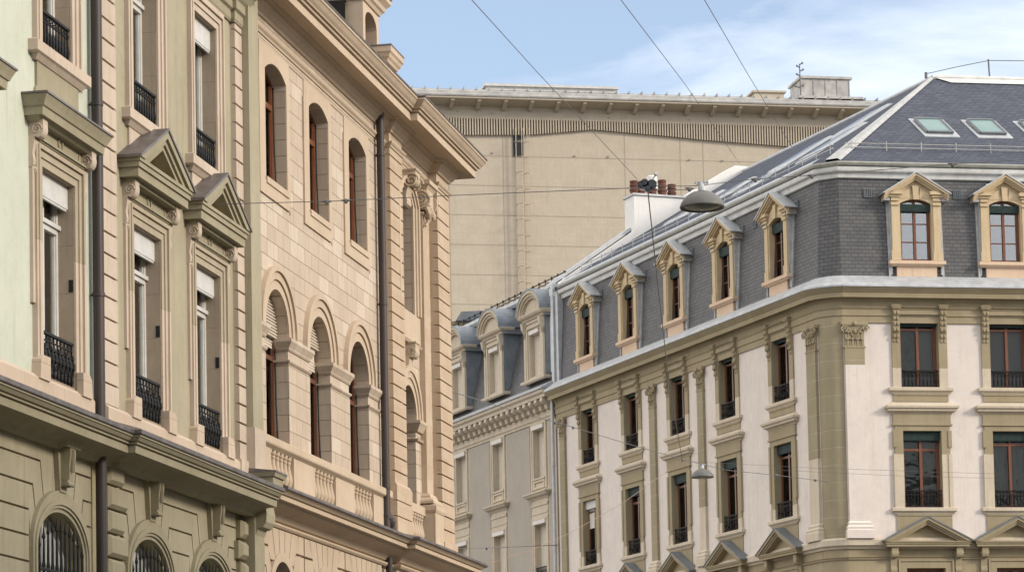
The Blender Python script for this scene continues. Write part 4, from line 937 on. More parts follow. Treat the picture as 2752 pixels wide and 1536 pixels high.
# string course under the first floor, architrave, frieze, cornice, gutter
mb=MB(); mb.sweep([(-.05,9.98),(.05,9.98),(.08,10.04),(.15,10.08),(.15,10.24),(.10,10.30),(-.05,10.33)],PC); part('string_course',mb,M['cream'],HC)
mb=MB(); mb.sweep([(-.05,9.66),(.04,9.66),(.05,9.70),(.08,9.73),(-.05,9.76)],PC); part('ground_moulding',mb,M['oliveC'],HC)
mb=MB(); mb.sweep([(-.05,16.73),(.045,16.73),(.045,16.92),(.075,16.94),(.075,17.12),(.10,17.15),(.12,17.19),(.07,17.22),(.08,17.34),(.14,17.42),(.20,17.45),(.20,17.47),(-.05,17.5)],PC); part('architrave',mb,M['oliveC'],HC)
mb=MB(); mb.sweep([(-.05,17.47),(.33,17.455),(.35,17.44),(.36,17.58),(.38,17.59),(.40,17.62),(.45,17.68),(.47,17.70),(.47,17.73),(-.05,17.73)],PC); part('cornice',mb,M['oliveC'],HC)
mb=MB(); mb.sweep([(-.05,17.732),(.49,17.732),(.51,17.74),(.51,17.79),(.44,17.86),(.04,18.14),(-.05,18.16)],PC); part('cornice_zinc',mb,M['zinc'],HC)
PS=[(-19.6,0)]+corner_arc(.0,2)+[CF]
SP=[(-.40,18.12),(-.04,18.12),(-.20,21.16),(-.40,21.16)]
mb=MB(); mb.sweep(SP,[(WC[0]+.455,0)]+corner_arc(.0,2)+[(CB[0]+.1965*(WF[0]-.455+.75),CB[1]-.9805*(WF[0]-.455+.75))])
e=[-19.6]+[v for c in WC[::-1] for v in (c-.455,c+.455)]
for k in range(0,len(e)-1,2): mb.sweep(SP,[(e[k],0),(e[k+1],0)])
fu=lambda q:(CB[0]+.1965*(q+.75),CB[1]-.9805*(q+.75))
e=[v for c in WF for v in (c-.455,c+.455)][1:]+[14.4]
for k in range(0,len(e)-1,2): mb.sweep(SP,[fu(e[k]),fu(e[k+1])])
part('mansard_slates',mb,M['slate'],HC)
mb=MB(); mb.sweep([(-.5,21.12),(-.16,21.12),(-.12,21.14),(-.10,21.28),(-.02,21.30),(.00,21.33),(.02,21.44),(-.5,21.46)],PS); part('mansard_flashing',mb,M['zincw'],HC)
mb=MB(); mb.sweep([(-.3,21.46),(-.04,21.46),(.02,21.50),(.05,21.56),(.05,21.60),(-.3,21.62)],PS); part('roof_gutter',mb,M['gut'],HC) if 'gut' in M else part('roof_gutter',mb,plain('grey_green_gutter',(.33,.33,.29),.45,.3,.5,(.42,.42,.38),4),HC)
# small vents in the mansard
for fx,cs in ((None,[c+1.0 for c in WC]+[-1.85-1.9]),(FM,[.2,3.0,5.8,8.6,11.4])):
    BASE=fx
    for c in cs:
        mb=MB(); ring(mb,c-.12,c+.12,20.55,20.81,.02,-.2,-.13,True)
        for q in range(3): mb.box(c-.07+q*.06,c-.05+q*.06,-.2,-.135,20.57,20.79); mb.box(c-.1,c+.1,-.2,-.135,20.61+q*.06,20.625+q*.06)
        mb.box(c-.1,c+.1,-.3,-.165,20.57,20.79)
        part('mansard_vent',mb,M['slatecap'],HC)
BASE=None
# hipped upper roof
AP=(-5.75,-7.8,26.4); ze=21.6
mb=MB(); t=.15
mb.add([(-19.9,0,ze),(CA[0],0,ze),AP,(-19.9,-7.8,26.4),(-19.9,0,ze-t),(CA[0],0,ze-t),(AP[0],AP[1],AP[2]-t),(-19.9,-7.8,26.4-t)],[(0,1,2,3),(7,6,5,4),(0,4,5,1),(1,5,6,2),(2,6,7,3),(3,7,4,0)])
mb.add([(CA[0],0,ze),(CB[0],CB[1],ze),AP],[(0,1,2)])
part('roof',mb,M['slateroof'],HC)
fi=FM.inverted()@Vector((AP[0],-AP[1],AP[2])); ap=(fi.x,-fi.y,fi.z)
fb=FM.inverted()@Vector((CB[0],-CB[1],ze)); cb=(fb.x,-fb.y,ze)
BASE=FM
mb=MB(); mb.add([cb,(14.5,0,ze),(14.5,ap[1],ap[2]),ap],[(0,1,2,3)]); mb.add([(cb[0],cb[1],ze-t),(14.5,0,ze-t),(14.5,ap[1],ap[2]-t),(ap[0],ap[1],ap[2]-t)],[(0,1,2,3)]); part('roof',mb,M['slateroof'],HC)
sl=(26.4-ze)/abs(ap[1])
def roofpt(s,x,l=0): return (s,-x,ze+sl*x+l)
for k in range(6):
    s0=2.95+1.72*k
    fr=MB(); gl=MB(); nn=.09
    a0,a1=2.62,3.86
    def bar(p,q,wid,hh):
        fr.tube([p,q],wid,4)
    P4=[roofpt(s0,a0,nn),roofpt(s0+.82,a0,nn),roofpt(s0+.82,a1,nn),roofpt(s0,a1,nn)]
    for i in range(4): fr.tube([P4[i],P4[(i+1)%4]],.055,4)
    fl=MB(); e=.16; fl.add([roofpt(s0-e,a0-e*1.3,.03),roofpt(s0+.82+e,a0-e*1.3,.03),roofpt(s0+.82+e,a1+e,.03),roofpt(s0-e,a1+e,.03),roofpt(s0-e,a0-e*1.3,-.05),roofpt(s0+.82+e,a0-e*1.3,-.05),roofpt(s0+.82+e,a1+e,-.05),roofpt(s0-e,a1+e,-.05)],[(0,1,2,3),(0,4,5,1),(1,5,6,2),(2,6,7,3),(3,7,4,0)])
    o=part('skylight',fr,M['slatecap'],HC); part('skylight_flashing',fl,M['zinc'],o)
    gl.add([roofpt(s0,a0,.10),roofpt(s0+.82,a0,.10),roofpt(s0+.82,a1,.10),roofpt(s0,a1,.10)],[(0,1,2,3)]); part('skylight_glass',gl,M['skyg'],o) if 'skyg' in M else part('skylight_glass',gl,plain('teal_glass',(.12,.21,.20),.3,0,.3,(.17,.27,.255),1),o)
# snow guard rails and ridge
mb=MB()
for zz in (.10,.22): mb.tube([roofpt(-.2,1.0,zz),roofpt(14.3,1.0,zz)],.016,5)
for k in range(13): mb.tube([roofpt(.0+k*1.1,1.0,-.05),roofpt(.0+k*1.1,1.0,.3)],.016,4); mb.tube([roofpt(.0+k*1.1,1.0,.25),roofpt(.0+k*1.1,1.4,0)],.014,4)
part('snow_guard',mb,M['hipz'],HC)
mb=MB(); mb.tube([(ap[0],ap[1],ap[2]+.03),(14.5,ap[1],ap[2]+.03)],.10,8); mb.add([roofpt(ap[0]+.5,-ap[1]-.5,.04),roofpt(14.5,-ap[1]-.5,.04),roofpt(14.5,-ap[1],.06),roofpt(ap[0],-ap[1],.06)],[(0,1,2,3)]); part('ridge_cap',mb,M['zincw'],HC)
mb=MB(); mb.tube([(ap[0]-.2,ap[1],ap[2]+.15),(ap[0]+.9,ap[1],ap[2]+.42),(ap[0]+2.0,ap[1],ap[2]+.66),(14.5,ap[1],ap[2]+.78)],.014,5); mb.tube([(ap[0]+2.0,ap[1],ap[2]),(ap[0]+1.97,ap[1],ap[2]+.7)],.03,5); mb.lathe((ap[0]-.2,ap[1]),[(.05,ap[2]),(.05,ap[2]+.2)],6); part('lightning_wire',mb,M['cable'],HC)
BASE=None
mb=MB(); mb.tube([(AP[0],AP[1],AP[2]+.0),(-19.9,-7.8,26.40)],.09,8); part('ridge_cap',mb,M['zinc'],HC)
# hip band
mb=MB()
def lerp(p,q,t): return tuple(p[i]+(q[i]-p[i])*t for i in range(3))
b0=(CB[0],CB[1],ze); b1=((CA[0]+CB[0])/2,CB[1]/2,ze)
wd=.10
pF=(CB[0]+wd*.1965,CB[1]-wd*.98,ze); pC=(CA[0]-wd*.25,0,ze)
lift=lambda p,h:(p[0],p[1],p[2]+h)
apF=(AP[0]+wd*.1965,AP[1]-wd*.98,AP[2]); apC=(AP[0]-wd*.3,AP[1],AP[2])
mb.add([lift(pF,.03),lift(b0,.09),lift(AP,.09),lift(apF,.03)],[(0,1,2,3)]); mb.add([lift(b0,.09),lift(b1,.09),lift(AP,.09)],[(0,1,2)]); mb.add([lift(b1,.09),lift(b1,-.05),lift(AP,.0),lift(AP,.09)],[(0,1,2,3)])
part('hip_flashing',mb,M['hipz'],HC)
# street side roof: roof windows with zinc upstands, snow guards, standing seams
slc=(26.4-ze)/7.8
def rc(s,x,l=0): return (s,-x,ze+slc*x+l)
mb=MB()
for zz in (.10,.22): mb.tube([rc(-19.6,.9,zz),rc(.2,.9,zz)],.018,5)
for k in range(22): mb.tube([rc(-19.5+k*.93,.9,-.05),rc(-19.5+k*.93,.9,.3)],.016,4)
part('snow_guard',mb,M['zinc'],HC)
mb=MB(); 
for x_ in (.12,): mb.add([rc(-19.9,x_,.02),rc(.3,x_,.02),rc(.3,x_+.30,.04),rc(-19.9,x_+.30,.04)],[(0,1,2,3)])
part('eaves_flashing',mb,M['zinc'],HC)
for s0,x0,ww,ll in ((-4.6,2.4,.9,1.5),(-8.4,3.2,.9,1.5),(-8.0,1.7,.7,.9),(-12.2,2.2,.9,1.5),(-15.9,2.8,.9,1.5),(-6.3,4.6,.8,1.2)):
    mb=MB(); e=.12
    A=[rc(s0-e,x0-e,.09),rc(s0+ww+e,x0-e,.09),rc(s0+ww+e,x0+ll+e,.09),rc(s0-e,x0+ll+e,.09)]
    B=[rc(s0-e*2,x0-e*2,0),rc(s0+ww+e*2,x0-e*2,0),rc(s0+ww+e*2,x0+ll+e*2,0),rc(s0-e*2,x0+ll+e*2,0)]
    mb.add(A+B,[(0,1,2,3)]+[(i,(i+1)%4,4+(i+1)%4,4+i) for i in range(4)]); o=part('skylight',mb,M['zinc'],HC)
    gl=MB(); gl.add([rc(s0,x0,.105),rc(s0+ww,x0,.105),rc(s0+ww,x0+ll,.105),rc(s0,x0+ll,.105)],[(0,1,2,3)]); part('skylight_glass',gl,M['glassd'],o)
# party wall with chimney
mb=MB(); mb.prism_s([(-.12,18.0),(-.12,21.72),(-.25,21.85),(-3.22,23.88),(-3.22,25.20),(-5.38,25.24),(-5.38,25.34),(-6.4,25.98),(-7.4,26.58),(-8.2,26.56),(-13,24),(-13,18)],-20.75,-19.88); part('party_wall',mb,M['whitewash'],HC)
mb=MB(); mb.prism_s([(-.05,21.74),(-.25,21.90),(-3.19,23.93),(-3.19,24.05),(-.22,22.0),(-.05,21.82)],-20.85,-20.2); mb.box(-20.82,-19.82,-5.42,-3.16,25.205,25.27)
mb.box(-20.12,-19.90,-.3,.10,17.95,21.75); mb.box(-19.86,-19.62,-.3,.03,18.1,21.3); part('party_wall_flashing',mb,M['zinc'],HC)
for k,(dd,zz,mm) in enumerate(((-3.42,25.82,'terracotta'),(-3.68,25.76,'terracotta'),(-4.16,26.02,'pots'),(-4.56,25.92,'terracotta'),(-4.95,25.78,'terracotta'))):
    mb=MB(); r=.16; b=25.26; h_=zz-b
    prof=[(r*.95,b),(r*.95,b+h_*.3),(r*1.12,b+h_*.34),(r*1.12,b+h_*.42),(r*.9,b+h_*.47),(r*.9,b+h_*.62),(r*1.08,b+h_*.66),(r*1.08,b+h_*.72),(r*.88,b+h_*.78),(r*1.02,zz-.05),(r*1.02,zz),(r*.7,zz)]
    mb.lathe((-20.3,dd),prof,14); o=part('chimney_pot',mb,M['terracotta'],HC,smooth=True)
    if mm=='pots':
        mb=MB(); mb.lathe((-20.3,dd),[(r*1.2,b+.30),(r*1.25,b+.34),(r*1.25,b+.5),(r*1.1,b+.52),(r*1.1,b+.56),(r*1.25,b+.58),(r*1.2,b+.76),(r*.9,b+.8)],14); part('pot_cowl',mb,M['whitewash'],o,smooth=True)
mb=MB(); mb.prism([(-19.9,0),(-19.9,17),(.55,17),(.55,0)],-8.5,-.36); mb.v=[];mb.f=[]
mb.box(-19.9,.3,-9,-.36,0,18.2); part('building_body',mb,M['blush'],HC)
BASE=FM; mb=MB(); mb.box(.0,14.4,-8,-.36,0,18.2); part('building_body',mb,M['blush'],HC); BASE=None

# ================================================================ grey house with blind windows
HD=thing('grey_town_house',FC.m,'grey beige town house with closed cream shutters and round topped dormers','house')
XD=[-38.2,-34.05,-29.93,-25.88,-21.72]; D0=-40.; D1=-20.1
mb=MB(); mb.prism([(D0,0),(D1,0),(D1,17.5),(D0,17.5)],-.4,0,[hole(c,1.08,14.86,16.83) for c in XD]+[hole(c,1.14,11.15,13.32) for c in XD]); part('wall',mb,M['creamD'],HD) if 'creamD' in M else part('wall',mb,M['cream'],HD)
ed=[D0]+[x for c in XD for x in (c-.80,c+.80)]+[D1-.15]
for k in range(0,len(ed),2):
    a,b=ed[k],ed[k+1]
    if b-a<.3: continue
    mb=MB(); mb.box(a+(.12 if k else 0),b-(.12 if k<len(ed)-2 else 0),-.01,.022,4,16.86); part('render_panel',mb,M['greige'],HD)
for c in XD:
    for a,b,w_ in ((14.86,16.83,1.08),(11.15,13.32,1.14)):
        h=w_/2
        mb=MB(); ring(mb,c-h-.22,c+h+.22,a-.42,b+.10,.10,-.01,.06); ring(mb,c-h-.12,c+h+.12,a-.42,b+.02,.12,-.01,.035,False,False); part('window_surround',mb,M['cream'],HD)
        mb=MB(); mb.box(c-h,c+h,-.24,-.20,a,b); part('blind_window_panel',mb,M['blind'],HD)
        mb=MB(); mb.box(c-h-.02,c+h+.02,-.19,.10,b-.17,b-.02); part('shutter_box',mb,M['blindw'],HD)
        mb=MB(); mb.box(c-h-.05,c+h+.05,-.2,.07,a-.07,a); ring(mb,c-h+.02,c+h-.02,a-.40,a-.09,.07,-.01,.05,True); part('window_sill',mb,M['cream'],HD)
    mb=MB(); mb.sweep([(-.02,14.06),(.05,14.06),(.09,14.12),(.20,14.18),(.22,14.22),(.27,14.27),(.27,14.32),(-.02,14.40)],[(c-.86,-.001),(c-.86,0),(c+.86,0),(c+.86,-.001)])
    mb.box(c-.80,c+.80,-.01,.06,13.82,13.92); mb.box(c-.76,c+.76,-.01,.05,13.52,13.60); mb.box(c-.80,c+.80,-.01,.03,13.4,14.06); part('window_hood',mb,M['cream'],HD)
    if c==XD[-1]: put('railing',cached('rD',lambda:railing(1.12,.42,'plain').mesh('railing',M['iron'])),HD,(c,-.03,11.15))
    # dormer
    mb=MB(); h=.54
    mb.prism([(c-.92,18.5),(c+.92,18.5),(c+.92,20.75),(c-.92,20.75)],-.16,.10,[hole(c,1.08,18.62,20.38)])
    ring(mb,c-.74,c+.74,18.5,20.55,.12,.09,.15); mb.box(c-.80,c+.80,.09,.14,20.62,20.72)
    for sg in (-1,1):
        x=c+sg*.86; mb.box(x-.09,x+.09,.08,.16,18.5,20.3); mb.prism_s([(.08,20.7),(.30,20.7),(.26,20.45),(.16,20.3),(.16,20.1),(.08,20.05)],x-.09,x+.09)
    mb.sweep([(-.02,20.74),(.10,20.74),(.13,20.80),(.22,20.85),(.26,20.92),(.26,20.96),(-.02,20.98)],[(c-.95,-.3),(c-.95,.06),(c+.95,.06),(c+.95,-.3)])
    archring(mb,c,20.96,.98,.62,1.08,.72,-.3,.30,18); archring(mb,c,20.96,1.08,.72,1.14,.83,-.3,.36,18); archring(mb,c,20.96,.90,.54,.99,.63,-.3,.24,18)
    mb.prism([(c-.9,20.96)]+arc(c,20.96,.9,.56,180,0,14)+[(c+.9,20.96)][:0],-.3,.14)
    mb.sweep([(-.02,18.40),(.08,18.40),(.12,18.44),(.12,18.52),(-.02,18.54)],[(c-1.05,-.3),(c-1.05,.12),(c+1.05,.12),(c+1.05,-.3)])
    o=part('dormer',mb,M['cream'],HD)
    mb=MB(); archring(mb,c,20.96,1.14,.83,1.20,.89,-1.05,.38,18); part('dormer_roof',mb,M['zincd'],o)
    for sg in (-1,1):
        mb=MB(); x0,x1=sorted((c+sg*.92,c+sg*.97)); mb.prism_s([(.06,18.5),(.06,20.80),(-.78,20.80),(-.22,18.5)],x0,x1)
        x0,x1=sorted((c+sg*.93,c+sg*1.13)); mb.prism_s([(.12,20.72),(.2,20.95),(-.85,20.95),(-.75,20.72)],x0,x1)
        part('dormer_cheek',mb,M['zincd'],o)
    mb=MB(); mb.box(c-h,c+h,-.14,-.10,18.62,20.38); part('blind_window_panel',mb,M['blind'],o)
    mb=MB(); mb.box(c-.46,c+.46,-.09,.16,20.2,20.34); part('shutter_box',mb,M['blindw'],o)
# cornice with modillions
PD=[(D0,0),(D1+.0,0)]
mb=MB(); mb.sweep([(-.05,16.88),(.05,16.88),(.06,16.95),(.10,17.0),(.06,17.04),(.06,17.28),(.10,17.34),(.10,17.62),(.42,17.63),(.43,17.74),(.50,17.80),(.52,17.90),(-.05,17.92)],PD); part('cornice',mb,M['cream'],HD)
mbs=MB(); k=0; s_=D0+.2
mod=MB(); mod.prism_s([(0,17.61),(.34,17.61),(.36,17.50),(.28,17.42),(.18,17.38),(.14,17.22),(0,17.20)],-.12,.12); modm=mod.mesh('modillion',M['cream'])
while s_<D1-.1:
    put('modillion',modm,HD,(s_,.09,0)); s_+=.57
    if s_>D1-.1: break
mb=MB(); mb.sweep([(-.05,17.922),(.55,17.922),(.56,17.98),(.45,18.02),(.10,18.22),(-.05,18.24)],PD); part('cornice_zinc',mb,M['zinc'],HD)
mb=MB(); mb.prism_s([(-.02,18.2),(-.85,21.75),(-1.1,21.75),(-.6,18.2)],D0,D1-.02); part('mansard_slates',mb,M['slate'],HD)
mb=MB(); mb.prism_s([(-.76,21.55),(-.60,21.62),(-.58,21.75),(-.9,21.75)],D0,D1-.1); part('mansard_flashing',mb,M['slatecap'],HD)
mb=MB(); mb.prism_s([(-.78,21.78),(-.50,21.80),(-.42,21.90),(-.42,22.02),(-.50,22.06),(-.78,22.08)],D0,D1-.1); part('roof_gutter',mb,M['zinc'],HD)
mb=MB(); mb.prism_s([(-.8,22.0),(-7,24.9),(-13,22),(-13,20)],D0,D1-.7); part('roof',mb,M['slateroof'],HD)
mb=MB(); mb.tube([(D0,-.62,22.30),(D1-.2,-.62,22.30)],.022,5); mb.tube([(D0,-.62,22.18),(D1-.2,-.62,22.18)],.014,5)
k=D0+.3
while k<D1-.2: mb.tube([(k,-.62,22.0),(k,-.62,22.36)],.02,4); mb.blob((k,-.62,22.33),(.04,.04,.04),5,3); mb.tube([(k,-.62,22.28),(k,-1.1,22.15)],.014,4); k+=.62
part('snow_guard',mb,M['iron'],HD)
mb=MB(); mb.box(D0,D1-.3,-10,-.42,0,18.2); part('house_body',mb,M['greige'],HD)
mb=MB(); mb.lathe((-20.02,.16),[(.06,.2),(.06,17.5)],10)
for z in (9.5,12.2,15.1): mb.lathe((-20.02,.16),[(.06,z-.04),(.075,z-.03),(.075,z+.03),(.06,z+.04)],10)
part('downpipe',mb,M['zinc'],HC,smooth=True)

# ================================================================ concrete hall behind
HE=thing('concrete_hall',FE.m,'tall windowless concrete hall with a ribbed band and bracketed eaves, far behind the roofs','building')
ex0,ex1=-34,22
mb=MB(); mb.prism([(ex0,0),(ex1,0),(ex1,61.0),(ex0,61.0)],-60,0,()); part('wall',mb,M['concrete'],HE)
mb=MB()
for z in (56.75,54.32,51.90,49.46,47.02,44.6): mb.box(ex0,ex1,-.02,.012,z-.03,z+.03)
part('panel_joints',mb,M['joint'],HE)
for x in (-24,-18.3,-13.83,-3.73,.93,2.86,12,18): 
    mb=MB(); mb.box(x-.035,x+.035,-.02,.010,30,61); part('vertical_joint',mb,M['joint'],HE)
mb=MB(); mb.box(ex0,ex1,-.02,.10,59.80,60.80); mb.prism_s([(.0,59.72),(.10,59.80),(.0,59.80)],ex0,ex1); part('frieze',mb,M['concrete'],HE)
mb=MB(); mb.box(ex0,ex1,-.02,.02,58.6,59.78); mb.v=[];mb.f=[]
def slb(x):
    pts=[(-40,57.6),(-16.7,58.37),(-11.6,58.50),(-6.42,59.06),(-1,58.72),(3,58.42),(10.36,58.04),(30,57.4)]
    for (a,b),(c_,d_) in zip(pts,pts[1:]):
        if a<=x<=c_: return b+(d_-b)*(x-a)/(c_-a)
    return 58
x=ex0+.1; bk=MB(); n=0
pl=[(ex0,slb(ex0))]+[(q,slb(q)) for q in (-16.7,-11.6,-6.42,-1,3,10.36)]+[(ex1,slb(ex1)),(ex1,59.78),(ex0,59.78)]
bk.prism(pl,-.02,.006); part('ribbed_band_backing',bk,plain('dark_brown_backing',(.13,.10,.065),.9),HE)  # flat dark brown sheet behind the ribs
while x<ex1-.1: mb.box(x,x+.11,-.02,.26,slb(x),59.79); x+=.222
part('ribbed_band',mb,M['concrete'],HE)
mb=MB(); mb.sweep([(-.5,60.75),(.12,60.75),(1.55,61.05),(1.60,61.05),(1.61,61.17),(1.56,61.18),(-.5,61.45)],[(ex0,0),(ex1,0)]); part('eaves',mb,M['concrete'],HE)
mb=MB(); mb.sweep([(-.5,61.3),(1.66,61.19),(1.70,61.30),(1.66,61.45),(1.5,61.48),(1.5,61.66),(1.40,61.72),(.6,61.95),(-.5,62.05)],[(ex0,0),(ex1,0)]); mb.box(ex0,ex1,-2,.2,61.95,62.12)
k=ex0
while k<ex1: mb.box(k,k+.05,-.2,1.5,61.8,62.02); k+=1.05
part('eaves_gutter',mb,M['zincE'],HE) if 'zincE' in M else part('eaves_gutter',mb,plain('weathered_pale_metal',(.31,.305,.30),.6,.1,.3,(.45,.44,.42),1.2),HE)
pm=MB(); pm.prism_s([(.08,60.80),(1.45,61.04),(1.45,60.88),(.5,60.45),(.08,60.40)],-.14,.14); bme=pm.mesh('eaves_bracket',M['concrete'])
for k in range(25): put('eaves_bracket',bme,HE,(-15.92+2.17*(k-8),0,0)) if ex0<-15.92+2.17*(k-8)<ex1 else None
mb=MB(); mb.box(-15.1,-4.3,-3.2,.2,62.0,62.42); mb.box(-15.3,-4.2,-3.4,.4,62.42,62.62); part('rooftop_skylight_ridge',mb,M['zincw2'],HE) if 'zincw2' in M else part('rooftop_skylight_ridge',mb,plain('pale_roof_metal',(.48,.47,.45),.5,.2,.4,(.58,.57,.55),2),HE)
mb=MB(); mb.box(11.3,15.4,-3.0,.4,62.2,63.75)
for q in range(5): mb.box(11.3+q*1.02-.03,11.3+q*1.02+.03,.39,.45,62.2,63.7)
mb.box(11.15,15.6,-3.2,.55,63.75,63.95); mb.box(10.9,16.4,-3.2,.9,62.0,62.2); part('rooftop_plant_box',mb,plain('grey_metal_panels',(.29,.28,.27),.5,.3,.4,(.48,.46,.44),1),HE)
mb=MB(); mb.box(7.3,9.8,-3,.3,62.0,62.50); mb.box(7.1,9.95,-3.1,.45,62.50,62.66); part('rooftop_vent_box',mb,M['concrete'],HE)
mb=MB(); mb.tube([(11.15,.6,61.9),(11.1,.6,64.9)],.05,6)
for z,a in ((64.85,.25),(64.3,.3),(63.9,-.25),(64.6,-.22),(62.9,-.4),(63.0,.3)): mb.tube([(11.1,.6,z),(11.1+a,.6,z+.12)],.06,5); mb.blob((11.1+a,.6,z+.14),(.09,.07,.10),6,4)
part('mast',mb,M['cable'],HE)
# door, ladder with cage
mb=MB(); mb.box(-13.02,-12.15,-.02,.02,56.72,58.48); part('high_door',mb,plain('black_opening',(.006,.006,.006),.4),HE)
mb=MB(); mb.box(-12.95,-12.2,.02,.05,57.9,58.0); ring(mb,-13.04,-12.13,56.7,58.5,.06,-.01,.05,True); part('high_door_frame',mb,M['cable'],HE)
mb=MB(); lm=plain('pale_steel',(.52,.43,.33),.5,.2,.4)
for xx in (-12.82,-12.18): mb.box(xx-.035,xx+.035,.35,.42,36,59.0)
z=38.
while z<56.6: mb.box(-12.8,-12.2,.36,.39,z,z+.025); z+=.33
for xx,dd in ((-12.0,.95),(-11.78,.65),(-12.5,1.2)): mb.box(xx-.022,xx+.022,dd,dd+.045,36,58.95)
z=38.6
while z<59: mb.tube([(-12.82,.4,z),(-12.9,.8,z),(-12.5,1.2,z),(-12.0,1.0,z),(-11.78,.68,z),(-12.18,.4,z)],.03,4); z+=1.28
part('caged_ladder',mb,lm,HE)
for x,z in ((-17.5,60.3),(-14.7,60.2),(-5,60.1),(1.7,60.1),(7.1,60.0),(-14.7,57),(-7.9,56.9),(-5.1,56.9),(1.7,56.8),(4.5,56.8),(9.2,57.3)):
    mb=MB(); mb.lathe((x,0),[(.01,z),(.01,z+.01)],5); mb.v=[];mb.f=[]; mb.tube([(x,-.02,z),(x,.13,z)],.07,8); part('drain_hole',mb,M['joint'],HE)
for k in range(44):
    xx=ex0+k*1.28; mb=MB()
# ================================================================ low brick building between
HG=thing('brick_rear_house',Matrix.Translation((0,0,0)),'small yellow brick gable with dark roof peeping over the grey house','house')
HG.matrix_world=Frame((-4.5,128.),1.45).m
mb=MB(); mb.box(.4,4.0,-6,0,0,24.15); part('wall',mb,M['brick'],HG)
mb=MB(); mb.prism([(2.3,24.15),(2.55,24.55),(4.0,24.62),(4.1,24.5),(4.1,24.15)],-4,.15); mb.prism([(.3,24.1),(1.7,24.1),(1.95,24.9),(2.1,24.1)],-4,.2); mb.box(1.2,1.9,-1,.3,23.2,24.3); part('roof',mb,M['slatecap'],HG)

# ================================================================ the row across the street (outside the frame; it shades the left houses)
def opposite(s0,s1,H,label):
    h=thing('opposite_house',FA.m,label,'house')
    mb=MB(); cs=[s0+1.6+2.9*k for k in range(int((s1-s0-1.6)/2.9)+1) if s0+1.6+2.9*k<s1-1]
    rows=[z for z in (1.0,5.2,8.8,12.2,15.4) if z+2.4<H-1]
    # wall faces -d : build mirrored by putting the thickness behind
    mb.prism([(s0,0),(s1,0),(s1,H),(s0,H)],26.5,26.9,[hole(c,1.2,z,z+2.2) for c in cs for z in rows]); part('wall',mb,M['olivejoint'],h)
    mb=MB(); mb.box(s0+.1,s1-.1,27.3,38,0,H-.1); part('house_body',mb,M['cream'],h)
    mb=MB(); mb.prism_s([(26.9,H),(26.0,H),(26.1,H-.35),(26.5,H-.6),(26.9,H-.6)],s0,s1); part('cornice',mb,M['cream'],h)
    mb=MB(); mb.prism_s([(26.5,H),(29,H+2.2),(36,H+2.2),(38,H)],s0,s1); part('roof',mb,M['slateroof'],h)
    def fr():
        q=MB(); ring(q,-.6,.6,0,2.2,.07,26.68,26.74,True); q.box(-.03,.03,26.68,26.75,.07,2.13); return q.mesh('window_frame',M['white'])
    def gl():
        q=MB(); q.box(-.58,.58,26.70,26.71,.02,2.18); return q.mesh('pane',M['glassd'])
    for c in cs:
        for z in rows:
            f=put('window',cached('of',fr),h,(c,0,z)); put('pane',cached('og',gl),f)
            q=None
opposite(-62,-6.2,15.6,'long olive stone house across the street, outside the picture')
opposite(-6.0,13,14.6,'lower stone house across the street near the far corner')

# ================================================================ street lamps and wires
def bezier_sag(pts,sag=0,n=10):
    out=[]
    for a,b in zip(pts,pts[1:]):
        for i in range(n): 
            t=i/n; p=a.lerp(b,t); p.z-=sag*4*t*(1-t); out.append(p)
    out.append(pts[-1]); return out
def wire(name,pix,r,label,sag=0,mat='cable',knots=(),cat='wire',group='overhead wires across the street'):
    r=r*.52
    P=[seen(*p) for p in pix]; c=P[0].copy(); Q=bezier_sag(P,sag)
    mb=MB(); mb.tube([(p.x-c.x,-(p.y-c.y),p.z-c.z) for p in Q],r,6)
    for k in knots:
        p=seen(*k)-c; d=(P[1]-P[0]).normalized(); a=p-d*.07; b=p+d*.07; mb.tube([(a.x,-a.y,a.z),(p.x,-p.y,p.z),(b.x,-b.y,b.z)],[r*1.6,r*4,r*1.6],8)
        mb.blob((p.x,-p.y,p.z-.02),(.03,.03,.035),6,4)
    o=_p(name,mb,M[mat],None,mat4=Matrix.Translation(c)); o['label']=label; o['category']=cat; o['group']=group
    return o
def lamp(px,py,Y,label):
    c=seen(px,py,Y); t=thing('hanging_street_lamp',Matrix.Translation(c),label,'street lamp')
    prof=[(.04,.215),(.09,.21),(.15,.192),(.22,.148),(.28,.088),(.312,.035),(.325,.0),(.330,-.02),(.322,-.035),(.308,-.02),(.27,.06),(.20,.12),(.10,.17),(.02,.18)]
    mb=MB(); mb.lathe((0,0),prof,40); part('lamp_shade',mb,M['lamp'],t,smooth=True)
    mb=MB(); mb.lathe((0,0),[(.0005,-.055),(.10,-.05),(.20,-.035),(.28,-.012),(.303,.002),(.303,.02),(.001,.03)],32); part('lamp_lens',mb,M['lampglass'],t,smooth=True)
    mb=MB(); mb.lathe((0,0),[(.03,.20),(.055,.225),(.05,.28),(.035,.33),(.03,.345),(.02,.35)],12)
    for a in (-.08,-.03,.04,.085): mb.tube([(a*.4,0,.30),(a,.02,.32),(a*1.1,.02,.345)],.009,5); mb.blob((a*1.1,.02,.35),(.014,.014,.015),5,3)
    mb.box(-.10,.10,-.02,.02,.335,.36); part('cable_clamp',mb,M['zinc'],t)
lamp(1887,553,43,'large grey dome lamp hanging from the upper wire before the slate roof')
lamp(1888,1279,85,'small grey dome lamp hanging low before the blush facade')
wire('span_wire',[(545,549,43.4),(879,541,43.3),(1215,525,43.2),(1696,505,43.1),(1735,503,43)],.012,'long span wire from the olive house to the black insulator',knots=[(879,541,43.3),(930,538,43.3)])
wire('span_wire',[(1745,500,43),(1850,500,43),(1887,498,43),(1938,491,43),(2030,481,43),(2182,471,43),(2213,469,43),(2529,443,43),(2900,420,43)],.011,'wire rising to the right from the large dome lamp',knots=[(2030,481,43),(2182,471,43),(2560,440,43)])
